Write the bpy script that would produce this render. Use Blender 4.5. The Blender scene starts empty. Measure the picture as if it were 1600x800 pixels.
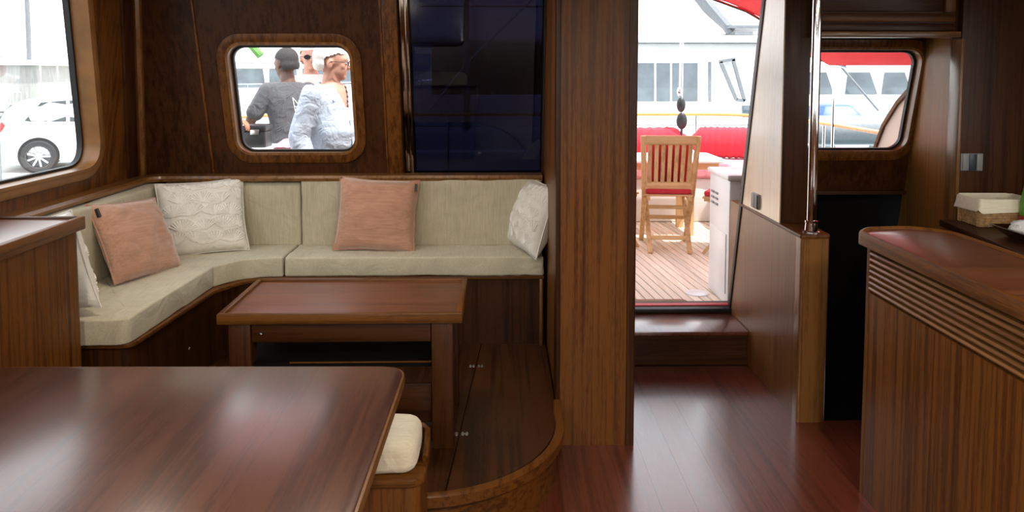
import bpy, bmesh, math, random
from mathutils import Vector, Matrix, noise
random.seed(7)
PI = math.pi
SC = bpy.context.scene
COL = SC.collection
V = Vector

# ------------------------------------------------------------------ camera
F_PX = 1200.0
PITCH = math.atan(85 / F_PX)
YAW = math.atan(25 / F_PX * math.cos(PITCH))
cam = bpy.data.cameras.new('camera')
cam.sensor_fit = 'HORIZONTAL'; cam.sensor_width = 36.0
cam.lens = 36.0 * F_PX / 1600.0
cam.shift_y = -200.0 / 1600.0
cam.clip_start = 0.05; cam.clip_end = 400
co = bpy.data.objects.new('camera', cam); COL.objects.link(co)
co.location = (0, 0, 1.6)
co.rotation_euler = (PI / 2 - PITCH, 0, -YAW)
SC.camera = co

# ------------------------------------------------------------------ sky, sun, exposure
w = bpy.data.worlds.new('sky'); SC.world = w; w.use_nodes = True
nt = w.node_tree; nt.nodes.clear()
wo = nt.nodes.new('ShaderNodeOutputWorld'); wb = nt.nodes.new('ShaderNodeBackground')
tc = nt.nodes.new('ShaderNodeTexCoord'); sx = nt.nodes.new('ShaderNodeSeparateXYZ'); rp = nt.nodes.new('ShaderNodeValToRGB')
rp.color_ramp.elements[0].position = 0.45; rp.color_ramp.elements[0].color = (1.0, 0.985, 0.96, 1)
rp.color_ramp.elements[1].position = 1.0; rp.color_ramp.elements[1].color = (0.76, 0.86, 1.0, 1)
mr = nt.nodes.new('ShaderNodeMapRange'); mr.inputs[1].default_value = -1; mr.inputs[2].default_value = 1
nt.links.new(tc.outputs['Generated'], sx.inputs[0]); nt.links.new(sx.outputs[2], mr.inputs[0])
nt.links.new(mr.outputs[0], rp.inputs[0]); nt.links.new(rp.outputs[0], wb.inputs[0]); nt.links.new(wb.outputs[0], wo.inputs[0])
wb.inputs[1].default_value = 2.4

sun = bpy.data.lights.new('sun', 'SUN'); sun.energy = 5.0; sun.angle = math.radians(1.0); sun.color = (1.0, 0.95, 0.87)
so = bpy.data.objects.new('sun', sun); COL.objects.link(so)
so.rotation_euler = V((-0.40, 0.20, -0.89)).to_track_quat('-Z', 'Y').to_euler()

SC.view_settings.view_transform = 'Standard'; SC.view_settings.look = 'None'
SC.view_settings.gamma = 1.0; SC.view_settings.use_curve_mapping = False
SC.view_settings.exposure = 0.5
SC.cycles.max_bounces = 8; SC.cycles.diffuse_bounces = 5; SC.cycles.transparent_max_bounces = 16
SC.cycles.sample_clamp_indirect = 6.0
LAMP_W = 18.0

# ------------------------------------------------------------------ materials
MATS = {}
def nodes(name):
    m = bpy.data.materials.new(name); m.use_nodes = True
    t = m.node_tree; p = t.nodes['Principled BSDF']; MATS[name] = m
    return m, t, p
def plain(name, col, rough=0.5, metal=0.0, spec=0.5, noise_amt=0.12, nscale=30, bump=0.0, **kw):
    m, t, p = nodes(name)
    tx = t.nodes.new('ShaderNodeTexCoord'); nz = t.nodes.new('ShaderNodeTexNoise'); nz.inputs['Scale'].default_value = nscale
    nz.inputs['Detail'].default_value = 4
    t.links.new(tx.outputs['Object'], nz.inputs['Vector'])
    r = t.nodes.new('ShaderNodeValToRGB'); a = 1 - noise_amt; b = 1 + noise_amt
    r.color_ramp.elements[0].position = .3; r.color_ramp.elements[1].position = .7
    r.color_ramp.elements[0].color = (*[min(1, c * a) for c in col], 1); r.color_ramp.elements[1].color = (*[min(1, c * b) for c in col], 1)
    t.links.new(nz.outputs[0], r.inputs[0]); t.links.new(r.outputs[0], p.inputs['Base Color'])
    p.inputs['Roughness'].default_value = rough; p.inputs['Metallic'].default_value = metal
    p.inputs['Specular IOR Level'].default_value = spec
    if bump:
        bp = t.nodes.new('ShaderNodeBump'); bp.inputs['Strength'].default_value = bump; bp.inputs['Distance'].default_value = 0.004
        t.links.new(nz.outputs[0], bp.inputs['Height']); t.links.new(bp.outputs[0], p.inputs['Normal'])
    for k, v in kw.items(): p.inputs[k.replace('_', ' ')].default_value = v
    return m
def wood(name, axis, dark, mid, light, rough=0.40, coat=0.12, grain=55.0, bump=0.03, vary=0.10):
    m, t, p = nodes(name)
    N = t.nodes.new; L = t.links.new
    tx = N('ShaderNodeTexCoord'); oi = N('ShaderNodeObjectInfo')
    add = N('ShaderNodeVectorMath'); add.operation = 'ADD'
    sc = N('ShaderNodeVectorMath'); sc.operation = 'SCALE'; sc.inputs[0].default_value = (7.3, 3.1, 5.7)
    L(oi.outputs['Random'], sc.inputs['Scale']); L(tx.outputs['Object'], add.inputs[0]); L(sc.outputs[0], add.inputs[1])
    mp = N('ShaderNodeMapping'); s = [grain] * 3; s['XYZ'.index(axis)] = grain * 0.02; mp.inputs['Scale'].default_value = s
    L(add.outputs[0], mp.inputs[0])
    n1 = N('ShaderNodeTexNoise'); n1.inputs['Scale'].default_value = 1.0; n1.inputs['Detail'].default_value = 5; n1.inputs['Distortion'].default_value = 0.15
    L(mp.outputs[0], n1.inputs['Vector'])
    mp2 = N('ShaderNodeMapping'); s2 = [grain * 5] * 3; s2['XYZ'.index(axis)] = grain * 0.35; mp2.inputs['Scale'].default_value = s2
    L(add.outputs[0], mp2.inputs[0])
    n2 = N('ShaderNodeTexNoise'); n2.inputs['Scale'].default_value = 1.0; n2.inputs['Detail'].default_value = 2
    L(mp2.outputs[0], n2.inputs['Vector'])
    mp3 = N('ShaderNodeMapping'); s3 = [grain * .16] * 3; s3['XYZ'.index(axis)] = grain * 0.012; mp3.inputs['Scale'].default_value = s3
    L(add.outputs[0], mp3.inputs[0])
    n3 = N('ShaderNodeTexNoise'); n3.inputs['Scale'].default_value = 1.0; n3.inputs['Detail'].default_value = 2
    L(mp3.outputs[0], n3.inputs['Vector'])
    mx = N('ShaderNodeMath'); mx.operation = 'MULTIPLY_ADD'; mx.inputs[1].default_value = 0.45; L(n2.outputs[0], mx.inputs[0])
    m3 = N('ShaderNodeMath'); m3.operation = 'MULTIPLY_ADD'; m3.inputs[1].default_value = 0.45; L(n3.outputs[0], m3.inputs[0]); L(n1.outputs[0], m3.inputs[2])
    L(m3.outputs[0], mx.inputs[2])
    r = N('ShaderNodeValToRGB'); e = r.color_ramp.elements
    e[0].position = 0.62; e[0].color = (*dark, 1); e[1].position = 1.2 if False else 1.0; e[1].color = (*light, 1)
    c = e.new(0.86); c.color = (*mid, 1)
    L(mx.outputs[0], r.inputs[0])
    hs = N('ShaderNodeHueSaturation'); mv = N('ShaderNodeMapRange'); mv.inputs[3].default_value = 1 - vary; mv.inputs[4].default_value = 1 + vary
    L(oi.outputs['Random'], mv.inputs[0]); L(mv.outputs[0], hs.inputs['Value']); L(r.outputs[0], hs.inputs['Color'])
    L(hs.outputs[0], p.inputs['Base Color'])
    rr = N('ShaderNodeMapRange'); rr.inputs[3].default_value = rough - .07; rr.inputs[4].default_value = rough + .1
    L(n1.outputs[0], rr.inputs[0]); L(rr.outputs[0], p.inputs['Roughness'])
    p.inputs['Coat Weight'].default_value = coat; p.inputs['Coat Roughness'].default_value = max(.08, rough - .14); p.inputs['Specular IOR Level'].default_value = .3 if coat > .3 else .18
    if coat > .9: p.inputs['Coat IOR'].default_value = 1.58
    bp = N('ShaderNodeBump'); bp.inputs['Strength'].default_value = bump; bp.inputs['Distance'].default_value = 0.002
    L(mx.outputs[0], bp.inputs['Height']); L(bp.outputs[0], p.inputs['Normal'])
    return m
def fabric(name, col, col2, weave=700, streak='Z', rough=0.95, sheen=0.2, wrinkle=0.35, wscale=9):
    m, t, p = nodes(name); N = t.nodes.new; L = t.links.new
    tx = N('ShaderNodeTexCoord')
    mp = N('ShaderNodeMapping'); s = [weave] * 3; s['XYZ'.index(streak)] = weave * .05; mp.inputs['Scale'].default_value = s
    n1 = N('ShaderNodeTexNoise'); n1.inputs['Scale'].default_value = 0.35; n1.inputs['Detail'].default_value = 3
    L(tx.outputs['Object'], mp.inputs[0]); L(mp.outputs[0], n1.inputs['Vector'])
    n2 = N('ShaderNodeTexNoise'); n2.inputs['Scale'].default_value = wscale; n2.inputs['Detail'].default_value = 3; n2.inputs['Distortion'].default_value = 1.0
    L(tx.outputs['Object'], n2.inputs['Vector'])
    a = N('ShaderNodeMath'); a.operation = 'MULTIPLY_ADD'; a.inputs[1].default_value = .6; L(n2.outputs[0], a.inputs[0]); L(n1.outputs[0], a.inputs[2])
    r = N('ShaderNodeValToRGB'); r.color_ramp.elements[0].position = .55; r.color_ramp.elements[1].position = 1.0
    r.color_ramp.elements[0].color = (*col2, 1); r.color_ramp.elements[1].color = (*col, 1)
    L(a.outputs[0], r.inputs[0]); L(r.outputs[0], p.inputs['Base Color'])
    p.inputs['Roughness'].default_value = rough; p.inputs['Sheen Weight'].default_value = sheen; p.inputs['Specular IOR Level'].default_value = .15
    b1 = N('ShaderNodeBump'); b1.inputs['Strength'].default_value = wrinkle; b1.inputs['Distance'].default_value = .02
    b2 = N('ShaderNodeBump'); b2.inputs['Strength'].default_value = .25; b2.inputs['Distance'].default_value = .001
    L(n2.outputs[0], b1.inputs['Height']); L(n1.outputs[0], b2.inputs['Height']); L(b1.outputs[0], b2.inputs['Normal']); L(b2.outputs[0], p.inputs['Normal'])
    return m
def glass(name, tint, refl=1.0):
    m = bpy.data.materials.new(name); m.use_nodes = True; t = m.node_tree; t.nodes.clear(); N = t.nodes.new; L = t.links.new
    o = N('ShaderNodeOutputMaterial'); mx = N('ShaderNodeMixShader'); tr = N('ShaderNodeBsdfTransparent'); gl = N('ShaderNodeBsdfGlossy')
    fr = N('ShaderNodeFresnel'); fr.inputs[0].default_value = 1.45; mu = N('ShaderNodeMath'); mu.operation = 'MULTIPLY'; mu.inputs[1].default_value = refl
    tr.inputs[0].default_value = (*tint, 1); gl.inputs['Roughness'].default_value = 0.01
    L(fr.outputs[0], mu.inputs[0]); L(mu.outputs[0], mx.inputs[0]); L(tr.outputs[0], mx.inputs[1]); L(gl.outputs[0], mx.inputs[2]); L(mx.outputs[0], o.inputs[0])
    MATS[name] = m; return m
def emis(name, col, st):
    m, t, p = nodes(name); p.inputs['Emission Color'].default_value = (*col, 1); p.inputs['Emission Strength'].default_value = st
    return m

MAH = dict(dark=(.034, .0105, .0020), mid=(.086, .0285, .0046), light=(.142, .051, .0090))
wood('lit_reveal_Z', 'Z', (.14, .06, .014), (.23, .105, .025), (.31, .155, .042), rough=.40, coat=.2)  # mahogany lightened so the window light on the reveal sits in the colour
wood('door_sheen_Z', 'Z', (.34, .21, .10), (.46, .31, .165), (.56, .41, .24), rough=.34, coat=1.0)  # base paled to paint in the doorway's daylight sheen on the post panel
wood('mahogany_gloss_Z', 'Z', (.085, .031, .0075), (.145, .056, .014), (.20, .083, .022), rough=.42, coat=.35)
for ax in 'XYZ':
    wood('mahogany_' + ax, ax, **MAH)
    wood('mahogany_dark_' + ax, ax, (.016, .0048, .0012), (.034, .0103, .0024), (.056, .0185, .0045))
    wood('mahogany_gold_' + ax, ax, (.080, .032, .008), (.14, .058, .014), (.21, .092, .025), rough=.36, coat=.6)
wood('floor_wood', 'Y', (.060, .013, .006), (.105, .0235, .011), (.150, .038, .019), rough=.33, coat=1.0, grain=50, vary=.10, bump=.08)
wood('table_wood', 'Y', (.036, .0100, .0042), (.066, .0175, .0070), (.100, .030, .012), rough=.37, coat=1.0, grain=45, bump=.06)
wood('coffee_top_wood', 'X', (.070, .022, .009), (.11, .036, .014), (.155, .054, .022), rough=.36, coat=.6)
wood('teak_Y', 'Y', (.60, .48, .36), (.72, .60, .47), (.80, .69, .56), rough=.75, coat=0, grain=30, vary=.12)
for ax in 'XYZ': wood('teak_chair_' + ax, ax, (.42, .25, .11), (.58, .37, .17), (.68, .47, .25), rough=.6, coat=0, grain=34, vary=.1)
fabric('linen', (.50, .455, .335), (.39, .35, .25), weave=600, streak='Z')
fabric('linen_seat', (.56, .515, .385), (.45, .41, .30), weave=600, streak='Y', wrinkle=.6, wscale=7)
fabric('stool_linen', (.80, .74, .58), (.68, .61, .46), weave=500, streak='X', wrinkle=.4, wscale=11)
fabric('pink_velvet', (.50, .275, .185), (.38, .20, .132), weave=300, streak='X', sheen=.6, wrinkle=.5, wscale=8)
fabric('white_cotton', (.76, .73, .67), (.66, .63, .57), weave=800, streak='X', wrinkle=.3, wscale=14)
fabric('cord_white', (.82, .80, .75), (.74, .71, .65), weave=800, streak='X')
fabric('napkin_white', (.80, .80, .80), (.66, .67, .69), weave=800, streak='X', wrinkle=.9, wscale=26)
fabric('red_canvas', (.60, .045, .065), (.48, .032, .046), weave=300, streak='Y', wrinkle=.5, wscale=5)
fabric('pink_seat', (.80, .34, .40), (.70, .26, .32), weave=300, streak='Y', wrinkle=.3)
fabric('shirt_blue', (.52, .58, .69), (.42, .475, .58), weave=500, streak='Z', wrinkle=.9, wscale=11)
fabric('tshirt_grey', (.11, .112, .12), (.075, .076, .083), weave=400, streak='Z', wrinkle=.9, wscale=12)
fabric('trouser_navy', (.04, .05, .09), (.03, .035, .06), weave=400, streak='Z', wrinkle=.7)
fabric('canvas_grey', (.40, .40, .38), (.30, .30, .29), weave=60, streak='Z', wrinkle=.6, wscale=2)
plain('skin_light', (.56, .29, .21), .5, noise_amt=.15, nscale=16)
plain('skin_dark', (.13, .065, .045), .5, noise_amt=.15, nscale=16)
plain('skin_tan', (.42, .17, .09), .5, noise_amt=.15, nscale=16)
plain('hair_white', (.78, .74, .68), .7, nscale=90, bump=.6)
plain('hair_dark', (.045, .042, .042), .85, nscale=200, bump=.8, noise_amt=.4)
plain('wood_trim', (.20, .088, .022), .36, noise_amt=.18, nscale=12)
plain('chrome', (.82, .82, .83), .08, metal=1, noise_amt=.02)
plain('steel_satin', (.55, .55, .56), .3, metal=1, noise_amt=.05)
plain('mirror_strip', (.30, .23, .17), .10, metal=1, noise_amt=.02)
plain('rubber_black', (.008, .008, .009), .5)
plain('plastic_black', (.012, .012, .014), .4)
plain('switch_grey', (.22, .23, .23), .4, noise_amt=.05)
plain('switch_dark', (.035, .045, .058), .35, noise_amt=.05)
plain('caulk', (.055, .045, .038), .8)
plain('gel_white', (.80, .80, .79), .28, noise_amt=.03, nscale=3)
plain('gel_grey', (.58, .60, .61), .35, noise_amt=.05, nscale=3)  # greyer gelcoat for booms, tender and dinghy floor
plain('gel_cream', (.78, .72, .62), .4, noise_amt=.04, nscale=3)
plain('boat_glass', (.10, .13, .15), .08, spec=.8, noise_amt=.35, nscale=2.5)
plain('boat_grey', (.20, .215, .23), .4, noise_amt=.1)
plain('boat_blue', (.05, .11, .28), .4)
plain('headliner', (.22, .16, .10), .8, noise_amt=.05)
plain('shade_black', (.004, .003, .003), .8, spec=.1)  # near-black colour paints in the darkness of the stairwell and coffee table shelf
plain('water', (.045, .10, .12), .12, noise_amt=.4, nscale=.6, bump=.4)
plain('concrete', (.52, .51, .48), .85, noise_amt=.12, nscale=2)
plain('car_glass', (.06, .07, .075), .35, spec=.25)
plain('car_white', (.82, .83, .84), .22, noise_amt=.02, Coat_Weight=.6)
plain('tyre', (.045, .045, .048), .8)
plain('alloy', (.62, .63, .65), .3, metal=.6, noise_amt=.05)
plain('tail_red', (.55, .035, .03), .25)
plain('rope_white', (.75, .72, .66), .8, nscale=120, bump=.6)
plain('rope_dark', (.05, .05, .055), .8)
plain('wicker', (.36, .215, .09), .7, nscale=60, noise_amt=.35, bump=.5)
plain('green_packet', (.10, .33, .03), .4)
plain('red_packet', (.42, .03, .03), .4)
plain('mat_brown', (.25, .15, .09), .95, nscale=200, bump=.8)
plain('red_strip', (.55, .05, .06), .5)
plain('varnish_rail', (.72, .36, .07), .3, noise_amt=.2)
plain('orange_float', (.75, .25, .05), .5)
plain('leaf_green', (.12, .30, .06), .6, noise_amt=.4, nscale=6)
glass('clear_glass', (.985, .99, .985), .15)
glass('tinted_glass', (.044, .047, .078), .8)
emis('lamp_glow', (1.0, .86, .68), 4.0)
awn = fabric('awning_red', (.78, .07, .09), (.68, .055, .07), weave=200, streak='Y', wrinkle=.3, wscale=2)
_p = awn.node_tree.nodes['Principled BSDF']
_tl = awn.node_tree.nodes.new('ShaderNodeBsdfTranslucent'); _tl.inputs[0].default_value = (.80, .05, .06, 1)
_mx = awn.node_tree.nodes.new('ShaderNodeMixShader'); _mx.inputs[0].default_value = .25
_o = [n for n in awn.node_tree.nodes if n.type == 'OUTPUT_MATERIAL'][0]
awn.node_tree.links.new(_p.outputs[0], _mx.inputs[1]); awn.node_tree.links.new(_tl.outputs[0], _mx.inputs[2]); awn.node_tree.links.new(_mx.outputs[0], _o.inputs[0])

# ------------------------------------------------------------------ geometry helpers
def frame(d, up=V((0, 0, 1))):
    d = d.normalized()
    if abs(d.dot(up)) > .99: up = V((0, 1, 0))
    s = d.cross(up).normalized(); u = s.cross(d).normalized()
    return s, u
class G:
    def __init__(s): s.v = []; s.f = []
    def add(s, vs, fs):
        o = len(s.v); s.v += [tuple(v) for v in vs]; s.f += [tuple(i + o for i in f) for f in fs]; return s
    def box(s, x0, x1, y0, y1, z0, z1):
        vs = [(x, y, z) for z in (z0, z1) for y in (y0, y1) for x in (x0, x1)]
        return s.add(vs, [(0, 2, 3, 1), (4, 5, 7, 6), (0, 1, 5, 4), (1, 3, 7, 5), (3, 2, 6, 7), (2, 0, 4, 6)])
    def extr(s, pts, vec):
        n = len(pts); a = [V(p) for p in pts]; vec = V(vec)
        return s.add(a + [p + vec for p in a], [tuple(range(n))[::-1], tuple(range(n, 2 * n))] + [(i, (i + 1) % n, (i + 1) % n + n, i + n) for i in range(n)])
    def prism(s, pts, z0, z1): return s.extr([(p[0], p[1], z0) for p in pts], (0, 0, z1 - z0))
    def bar(s, p, q, w_, h, up=(0, 0, 1)):
        p, q = V(p), V(q); a, u = frame(q - p, V(up))
        return s.extr([p + a * (w_ / 2 * i) + u * (h / 2 * j) for i, j in ((-1, -1), (1, -1), (1, 1), (-1, 1))], q - p)
    def loft(s, rings, caps=True, closed=False):
        n = len(rings[0]); vs = [p for r in rings for p in r]; fs = []; m = len(rings)
        for k in range(m if closed else m - 1):
            a = k * n; b = ((k + 1) % m) * n
            fs += [(a + i, a + (i + 1) % n, b + (i + 1) % n, b + i) for i in range(n)]
        if caps and not closed: fs += [tuple(range(n))[::-1], tuple(range((m - 1) * n, m * n))]
        return s.add(vs, fs)
    def sweep(s, path, prof, closed=False, up=(0, 0, 1)):
        path = [V(p) for p in path]; n = len(path); rings = []
        for i, p in enumerate(path):
            a = path[(i - 1) % n] if (closed or i > 0) else p; b = path[(i + 1) % n] if (closed or i < n - 1) else p
            d0 = (p - a).normalized() if (p - a).length > 1e-9 else None; d1 = (b - p).normalized() if (b - p).length > 1e-9 else None
            d = (d0 or d1) if not (d0 and d1) else (d0 + d1).normalized()
            sd, u = frame(d, V(up)); k = 1.0
            if d0 and d1: k = 1 / max(.4, d.dot(d1))
            rings.append([p + sd * (x * k) + u * y for x, y in prof])
        return s.loft(rings, True, closed)
    def tube(s, path, r, n=8, closed=False):
        path = [V(p) for p in path]; m = len(path); R = r if isinstance(r, (list, tuple)) else [r] * m
        rings = []; prev = None
        for i, p in enumerate(path):
            a = path[(i - 1) % m] if (closed or i > 0) else p; b = path[(i + 1) % m] if (closed or i < m - 1) else p
            d = (b - a).normalized()
            if prev is None: sd, u = frame(d)
            else:
                sd = (prev - d * prev.dot(d)).normalized(); u = sd.cross(d)
            prev = sd
            rings.append([p + (sd * math.cos(t) + u * math.sin(t)) * R[i] for t in [2 * PI * k / n for k in range(n)]])
        return s.loft(rings, True, closed)
    def ball(s, c, r, rot=None, nu=16, nv=10):
        c = V(c); rings = []
        for j in range(nv + 1):
            ph = -PI / 2 + PI * (j + .001) / (nv + .002); 
            rings.append([])
            for i in range(nu):
                th = 2 * PI * i / nu
                p = V((r[0] * math.cos(ph) * math.cos(th), r[1] * math.cos(ph) * math.sin(th), r[2] * math.sin(ph)))
                rings[-1].append(c + (rot @ p if rot else p))
        return s.loft(rings)
    def lathe(s, prof, c=(0, 0, 0), n=24, rot=None, ring=False):
        c = V(c); rings = []
        for r, z in prof:
            rings.append([c + ((rot @ V((r * math.cos(t), r * math.sin(t), z))) if rot else V((r * math.cos(t), r * math.sin(t), z))) for t in [2 * PI * k / n for k in range(n)]])
        return s.loft(rings, closed=ring)
    def grid(s, fn, nu, nv, closed_u=False):
        vs = [fn(i / nu, j / nv) for j in range(nv + 1) for i in range(nu + 1)]
        return s.add(vs, [(j * (nu + 1) + i, j * (nu + 1) + i + 1, (j + 1) * (nu + 1) + i + 1, (j + 1) * (nu + 1) + i) for j in range(nv) for i in range(nu)])
    def mesh(s, name, bevel=0, seg=2, smooth=35, sub=0):
        bm = bmesh.new(); vv = [bm.verts.new(v) for v in s.v]
        for f in s.f:
            try: bm.faces.new([vv[i] for i in f])
            except ValueError: pass
        bmesh.ops.remove_doubles(bm, verts=bm.verts, dist=1e-5)
        bmesh.ops.recalc_face_normals(bm, faces=bm.faces)
        if bevel:
            ed = [e for e in bm.edges if len(e.link_faces) == 2 and e.calc_face_angle(0) > math.radians(40)]
            bmesh.ops.bevel(bm, geom=ed, offset=bevel, segments=seg, profile=.5, affect='EDGES', clamp_overlap=True)
        me = bpy.data.meshes.new(name); bm.to_mesh(me); bm.free()
        if smooth:
            me.polygons.foreach_set('use_smooth', [True] * len(me.polygons)); me.set_sharp_from_angle(angle=math.radians(smooth))
        return me
WORLD = {}
def link(name, me, mat=None, parent=None, loc=None, label=None):
    o = bpy.data.objects.new(name, me); COL.objects.link(o)
    if me and mat:
        me.materials.clear(); me.materials.append(MATS[mat])
    if parent:
        o.parent = parent
        off = WORLD.get(parent.name)
        if off is not None: o.location = -off
    if loc is not None: o.location = loc
    if label: o['label'] = label
    return o
def B(g, name, mat, parent=None, bevel=0, seg=2, smooth=35, label=None):
    return link(name, g.mesh(name, bevel, seg, smooth), mat, parent, label=label)
def root(name, loc, label, cat, group=None, rotz=None):
    o = bpy.data.objects.new(name, None); COL.objects.link(o); o.location = loc; o.empty_display_size = .1
    o['label'] = label; o['category'] = cat
    if group: o['group'] = group
    if rotz is None: WORLD[o.name] = V(loc)      # parts authored in world coordinates
    else: o.rotation_euler = (0, 0, rotz)        # parts authored in local coordinates
    return o
def tag(o, label, cat, group=None):
    o['label'] = label; o['category'] = cat
    if group: o['group'] = group
    return o
def struct(g, name, mat, bevel=0, parent=None, smooth=35, label=None):
    o = B(g, name, mat, parent, bevel, 2, smooth)
    if not parent: o['kind'] = 'structure'
    if label: o['label'] = label
    return o
def copy_tree(o, parent=None):
    c = o.copy(); COL.objects.link(c); c.parent = parent
    for ch in list(o.children): copy_tree(ch, c)
    return c
def rrect(x0, x1, y0, y1, r, n=8):
    pts = []
    for cx, cy, a0 in ((x1 - r, y0 + r, -PI / 2), (x1 - r, y1 - r, 0), (x0 + r, y1 - r, PI / 2), (x0 + r, y0 + r, PI)):
        for k in range(n + 1):
            a = a0 + PI / 2 * k / n; pts.append((cx + r * math.cos(a), cy + r * math.sin(a)))
    return pts
def round_poly(pts, r, n=8):
    out = []; m = len(pts); R = r if isinstance(r, (list, tuple)) else [r] * m
    for i in range(m):
        p = V(pts[i]).to_2d(); a = (V(pts[i - 1]).to_2d() - p); b = (V(pts[(i + 1) % m]).to_2d() - p)
        if R[i] <= 0: out.append((p.x, p.y)); continue
        an = a.angle(b); d = min(R[i] / math.tan(an / 2), a.length * .49, b.length * .49)
        p0 = p + a.normalized() * d; p1 = p + b.normalized() * d
        for k in range(n + 1):
            t = k / n; q = p0 * (1 - t) ** 2 + p * 2 * t * (1 - t) + p1 * t * t; out.append((q.x, q.y))
    return out
def offset_loop(pts, d):
    m = len(pts); out = []
    area = sum(pts[i][0] * pts[(i + 1) % m][1] - pts[(i + 1) % m][0] * pts[i][1] for i in range(m)); sg = 1 if area > 0 else -1
    for i in range(m):
        a = V(pts[i - 1]); b = V(pts[(i + 1) % m]); t = (b - a).normalized(); nrm = V((t.y, -t.x)) * sg
        out.append((pts[i][0] + nrm.x * d, pts[i][1] + nrm.y * d))
    return out
def plate(outer, holes, fn, t0, t1):
    """flat panel with holes: 2-D loops mapped by fn(u, v, t)"""
    bm = bmesh.new(); edges = []; 
    for lp in [outer] + holes:
        vs = [bm.verts.new((p[0], p[1], 0)) for p in lp]
        edges += [bm.edges.new((vs[i], vs[(i + 1) % len(vs)])) for i in range(len(vs))]
    bmesh.ops.triangle_fill(bm, use_beauty=True, use_dissolve=False, edges=edges)
    bm.verts.index_update(); g = G(); n = len(bm.verts)
    tri = [[v.index for v in f.verts] for f in bm.faces]; P = [(v.co.x, v.co.y) for v in bm.verts]; bm.free()
    vs = [fn(u, v, t0) for u, v in P] + [fn(u, v, t1) for u, v in P]
    fs = [tuple(t) for t in tri] + [tuple(i + n for i in t[::-1]) for t in tri]
    o = 0
    for lp in [outer] + holes:
        m = len(lp); fs += [(o + i, o + (i + 1) % m, o + (i + 1) % m + n, o + i + n) for i in range(m)]; o += m
    return g.add(vs, fs)
def ringplate(inner, outer, fn, t0, t1):
    m = len(inner); g = G()
    rings = [[fn(*p, t0) for p in outer], [fn(*p, t1) for p in outer], [fn(*p, t1) for p in inner], [fn(*p, t0) for p in inner]]
    return g.loft(rings, closed=True)

# ------------------------------------------------------------------ the saloon shell
SL = 0.27
def By(z): return 4.45 - SL * (z - .2)
def bh(x, z, t): return V((x, By(z) + t, z))                # on the raked aft bulkhead, t = depth aft
def Lx(z): return -1.93 + .125 * (z - 1.03)
def lw(y, z, t): return V((Lx(z) - t, y, z))                # on the port side, t = depth outwards
CEIL = 2.16

# floor of narrow boards
fl = struct(G().box(-1.95, 2.75, -2.5, 3.42, -.06, -.004).box(-1.95, 1.5, 3.42, 4.5, -.06, -.004), 'floor', 'mahogany_dark_Y')
pm = G().box(0, .1296, -1.2, 4.085, -.004, 0).mesh('plank')
ps = G().box(0, .1296, -1.2, 3.415, -.004, 0).mesh('plank')
for i in range(22):
    x = -.95 + i * .13
    link('plank', pm if x < 1.36 else ps, 'floor_wood', fl, (x, 0, 0))

struct(G().box(-2.0, 2.8, -2.5, 4.1, CEIL, CEIL + .06), 'ceiling', 'headliner')

# port side with one long window, raked aft edge
LWIN = round_poly([(1.2, 1.150), (3.735, 1.150), (3.43, 2.04), (1.2, 2.04)], [.08, .12, .09, .08])
LW0 = round_poly([(-1.6, 1.165), (.9, 1.165), (.9, 2.04), (-1.6, 2.04)], .09)
wl = struct(plate([(-2.5, -.05), (4.55, -.05), (4.55, .2), (4.06, CEIL), (-2.5, CEIL)], [LWIN, LW0], lw, 0, .10), 'wall_left', 'mahogany_Z')
def window_parts(nm, loop, fn, fw=.045, depth=.085, golden='mahogany_gold_Z', pane='clear_glass', frame_mat='mahogany_Z'):
    o = struct(ringplate(loop, offset_loop(loop, fw), fn, -.014, .0), nm, frame_mat, .003)
    g = ringplate(offset_loop(loop, -.010), offset_loop(loop, .004), fn, -.017, depth); B(g, 'reveal', golden, o)
    g = ringplate(offset_loop(loop, -.022), offset_loop(loop, -.009), fn, depth - .022, depth + .004); B(g, 'gasket', 'rubber_black', o)
    g = plate(offset_loop(loop, -.012), [], fn, depth - .012, depth - .006); B(g, 'pane', pane, o)
    return o
window_parts('window_1', LWIN, lw, fw=.042, frame_mat='wood_trim', golden='wood_trim')
window_parts('window_2', LW0, lw)

# aft bulkhead with port window, tinted window and doorway
PWIN = rrect(-1.405, -.752, 1.162, 1.758, .085)
TWIN = rrect(-.505, .256, 1.04, 2.06, .012, 3)
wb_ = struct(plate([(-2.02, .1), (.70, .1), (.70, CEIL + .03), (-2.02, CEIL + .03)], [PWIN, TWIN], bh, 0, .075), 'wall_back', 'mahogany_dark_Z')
window_parts('window_3', PWIN, bh, fw=.048, depth=.062)
w4 = struct(ringplate(rrect(-.445, .244, 1.055, 2.045, .01, 3), rrect(-.520, .268, 1.028, 2.072, .01, 3), bh, .030, .074), 'window_4', 'rubber_black')
w4['label'] = 'dark blue tinted glass panel above the sofa'
B(plate(rrect(-.452, .25, 1.045, 2.055, .01, 3), [], bh, .030, .036), 'pane', 'tinted_glass', w4)
B(G().extr([bh(-.503, 1.045, .018), bh(-.474, 1.045, .018), bh(-.474, 2.055, .018), bh(-.503, 2.055, .018)], (0, .02, 0)), 'mirror_strip', 'mirror_strip', w4, .002)
B(G().extr([bh(-.471, 1.045, .010), bh(-.453, 1.045, .010), bh(-.453, 2.055, .010), bh(-.471, 2.055, .010)], (0, .03, 0)), 'mirror_strip', 'mirror_strip', w4, .003)
def strip_bh(x0, x1, z0, z1, nm, mat, d=.012, bev=.003):
    g = G().extr([bh(x0, z0, -d), bh(x1, z0, -d), bh(x1, z1, -d), bh(x0, z1, -d)], (0, d + .004, 0)); return struct(g, nm, mat, bev)
strip_bh(-1.552, -1.540, 1.03, CEIL, 'trim_1', 'mahogany_Z', .010)
strip_bh(-.585, -.508, 1.03, CEIL, 'trim_2', 'mahogany_Z', .020)
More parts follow.
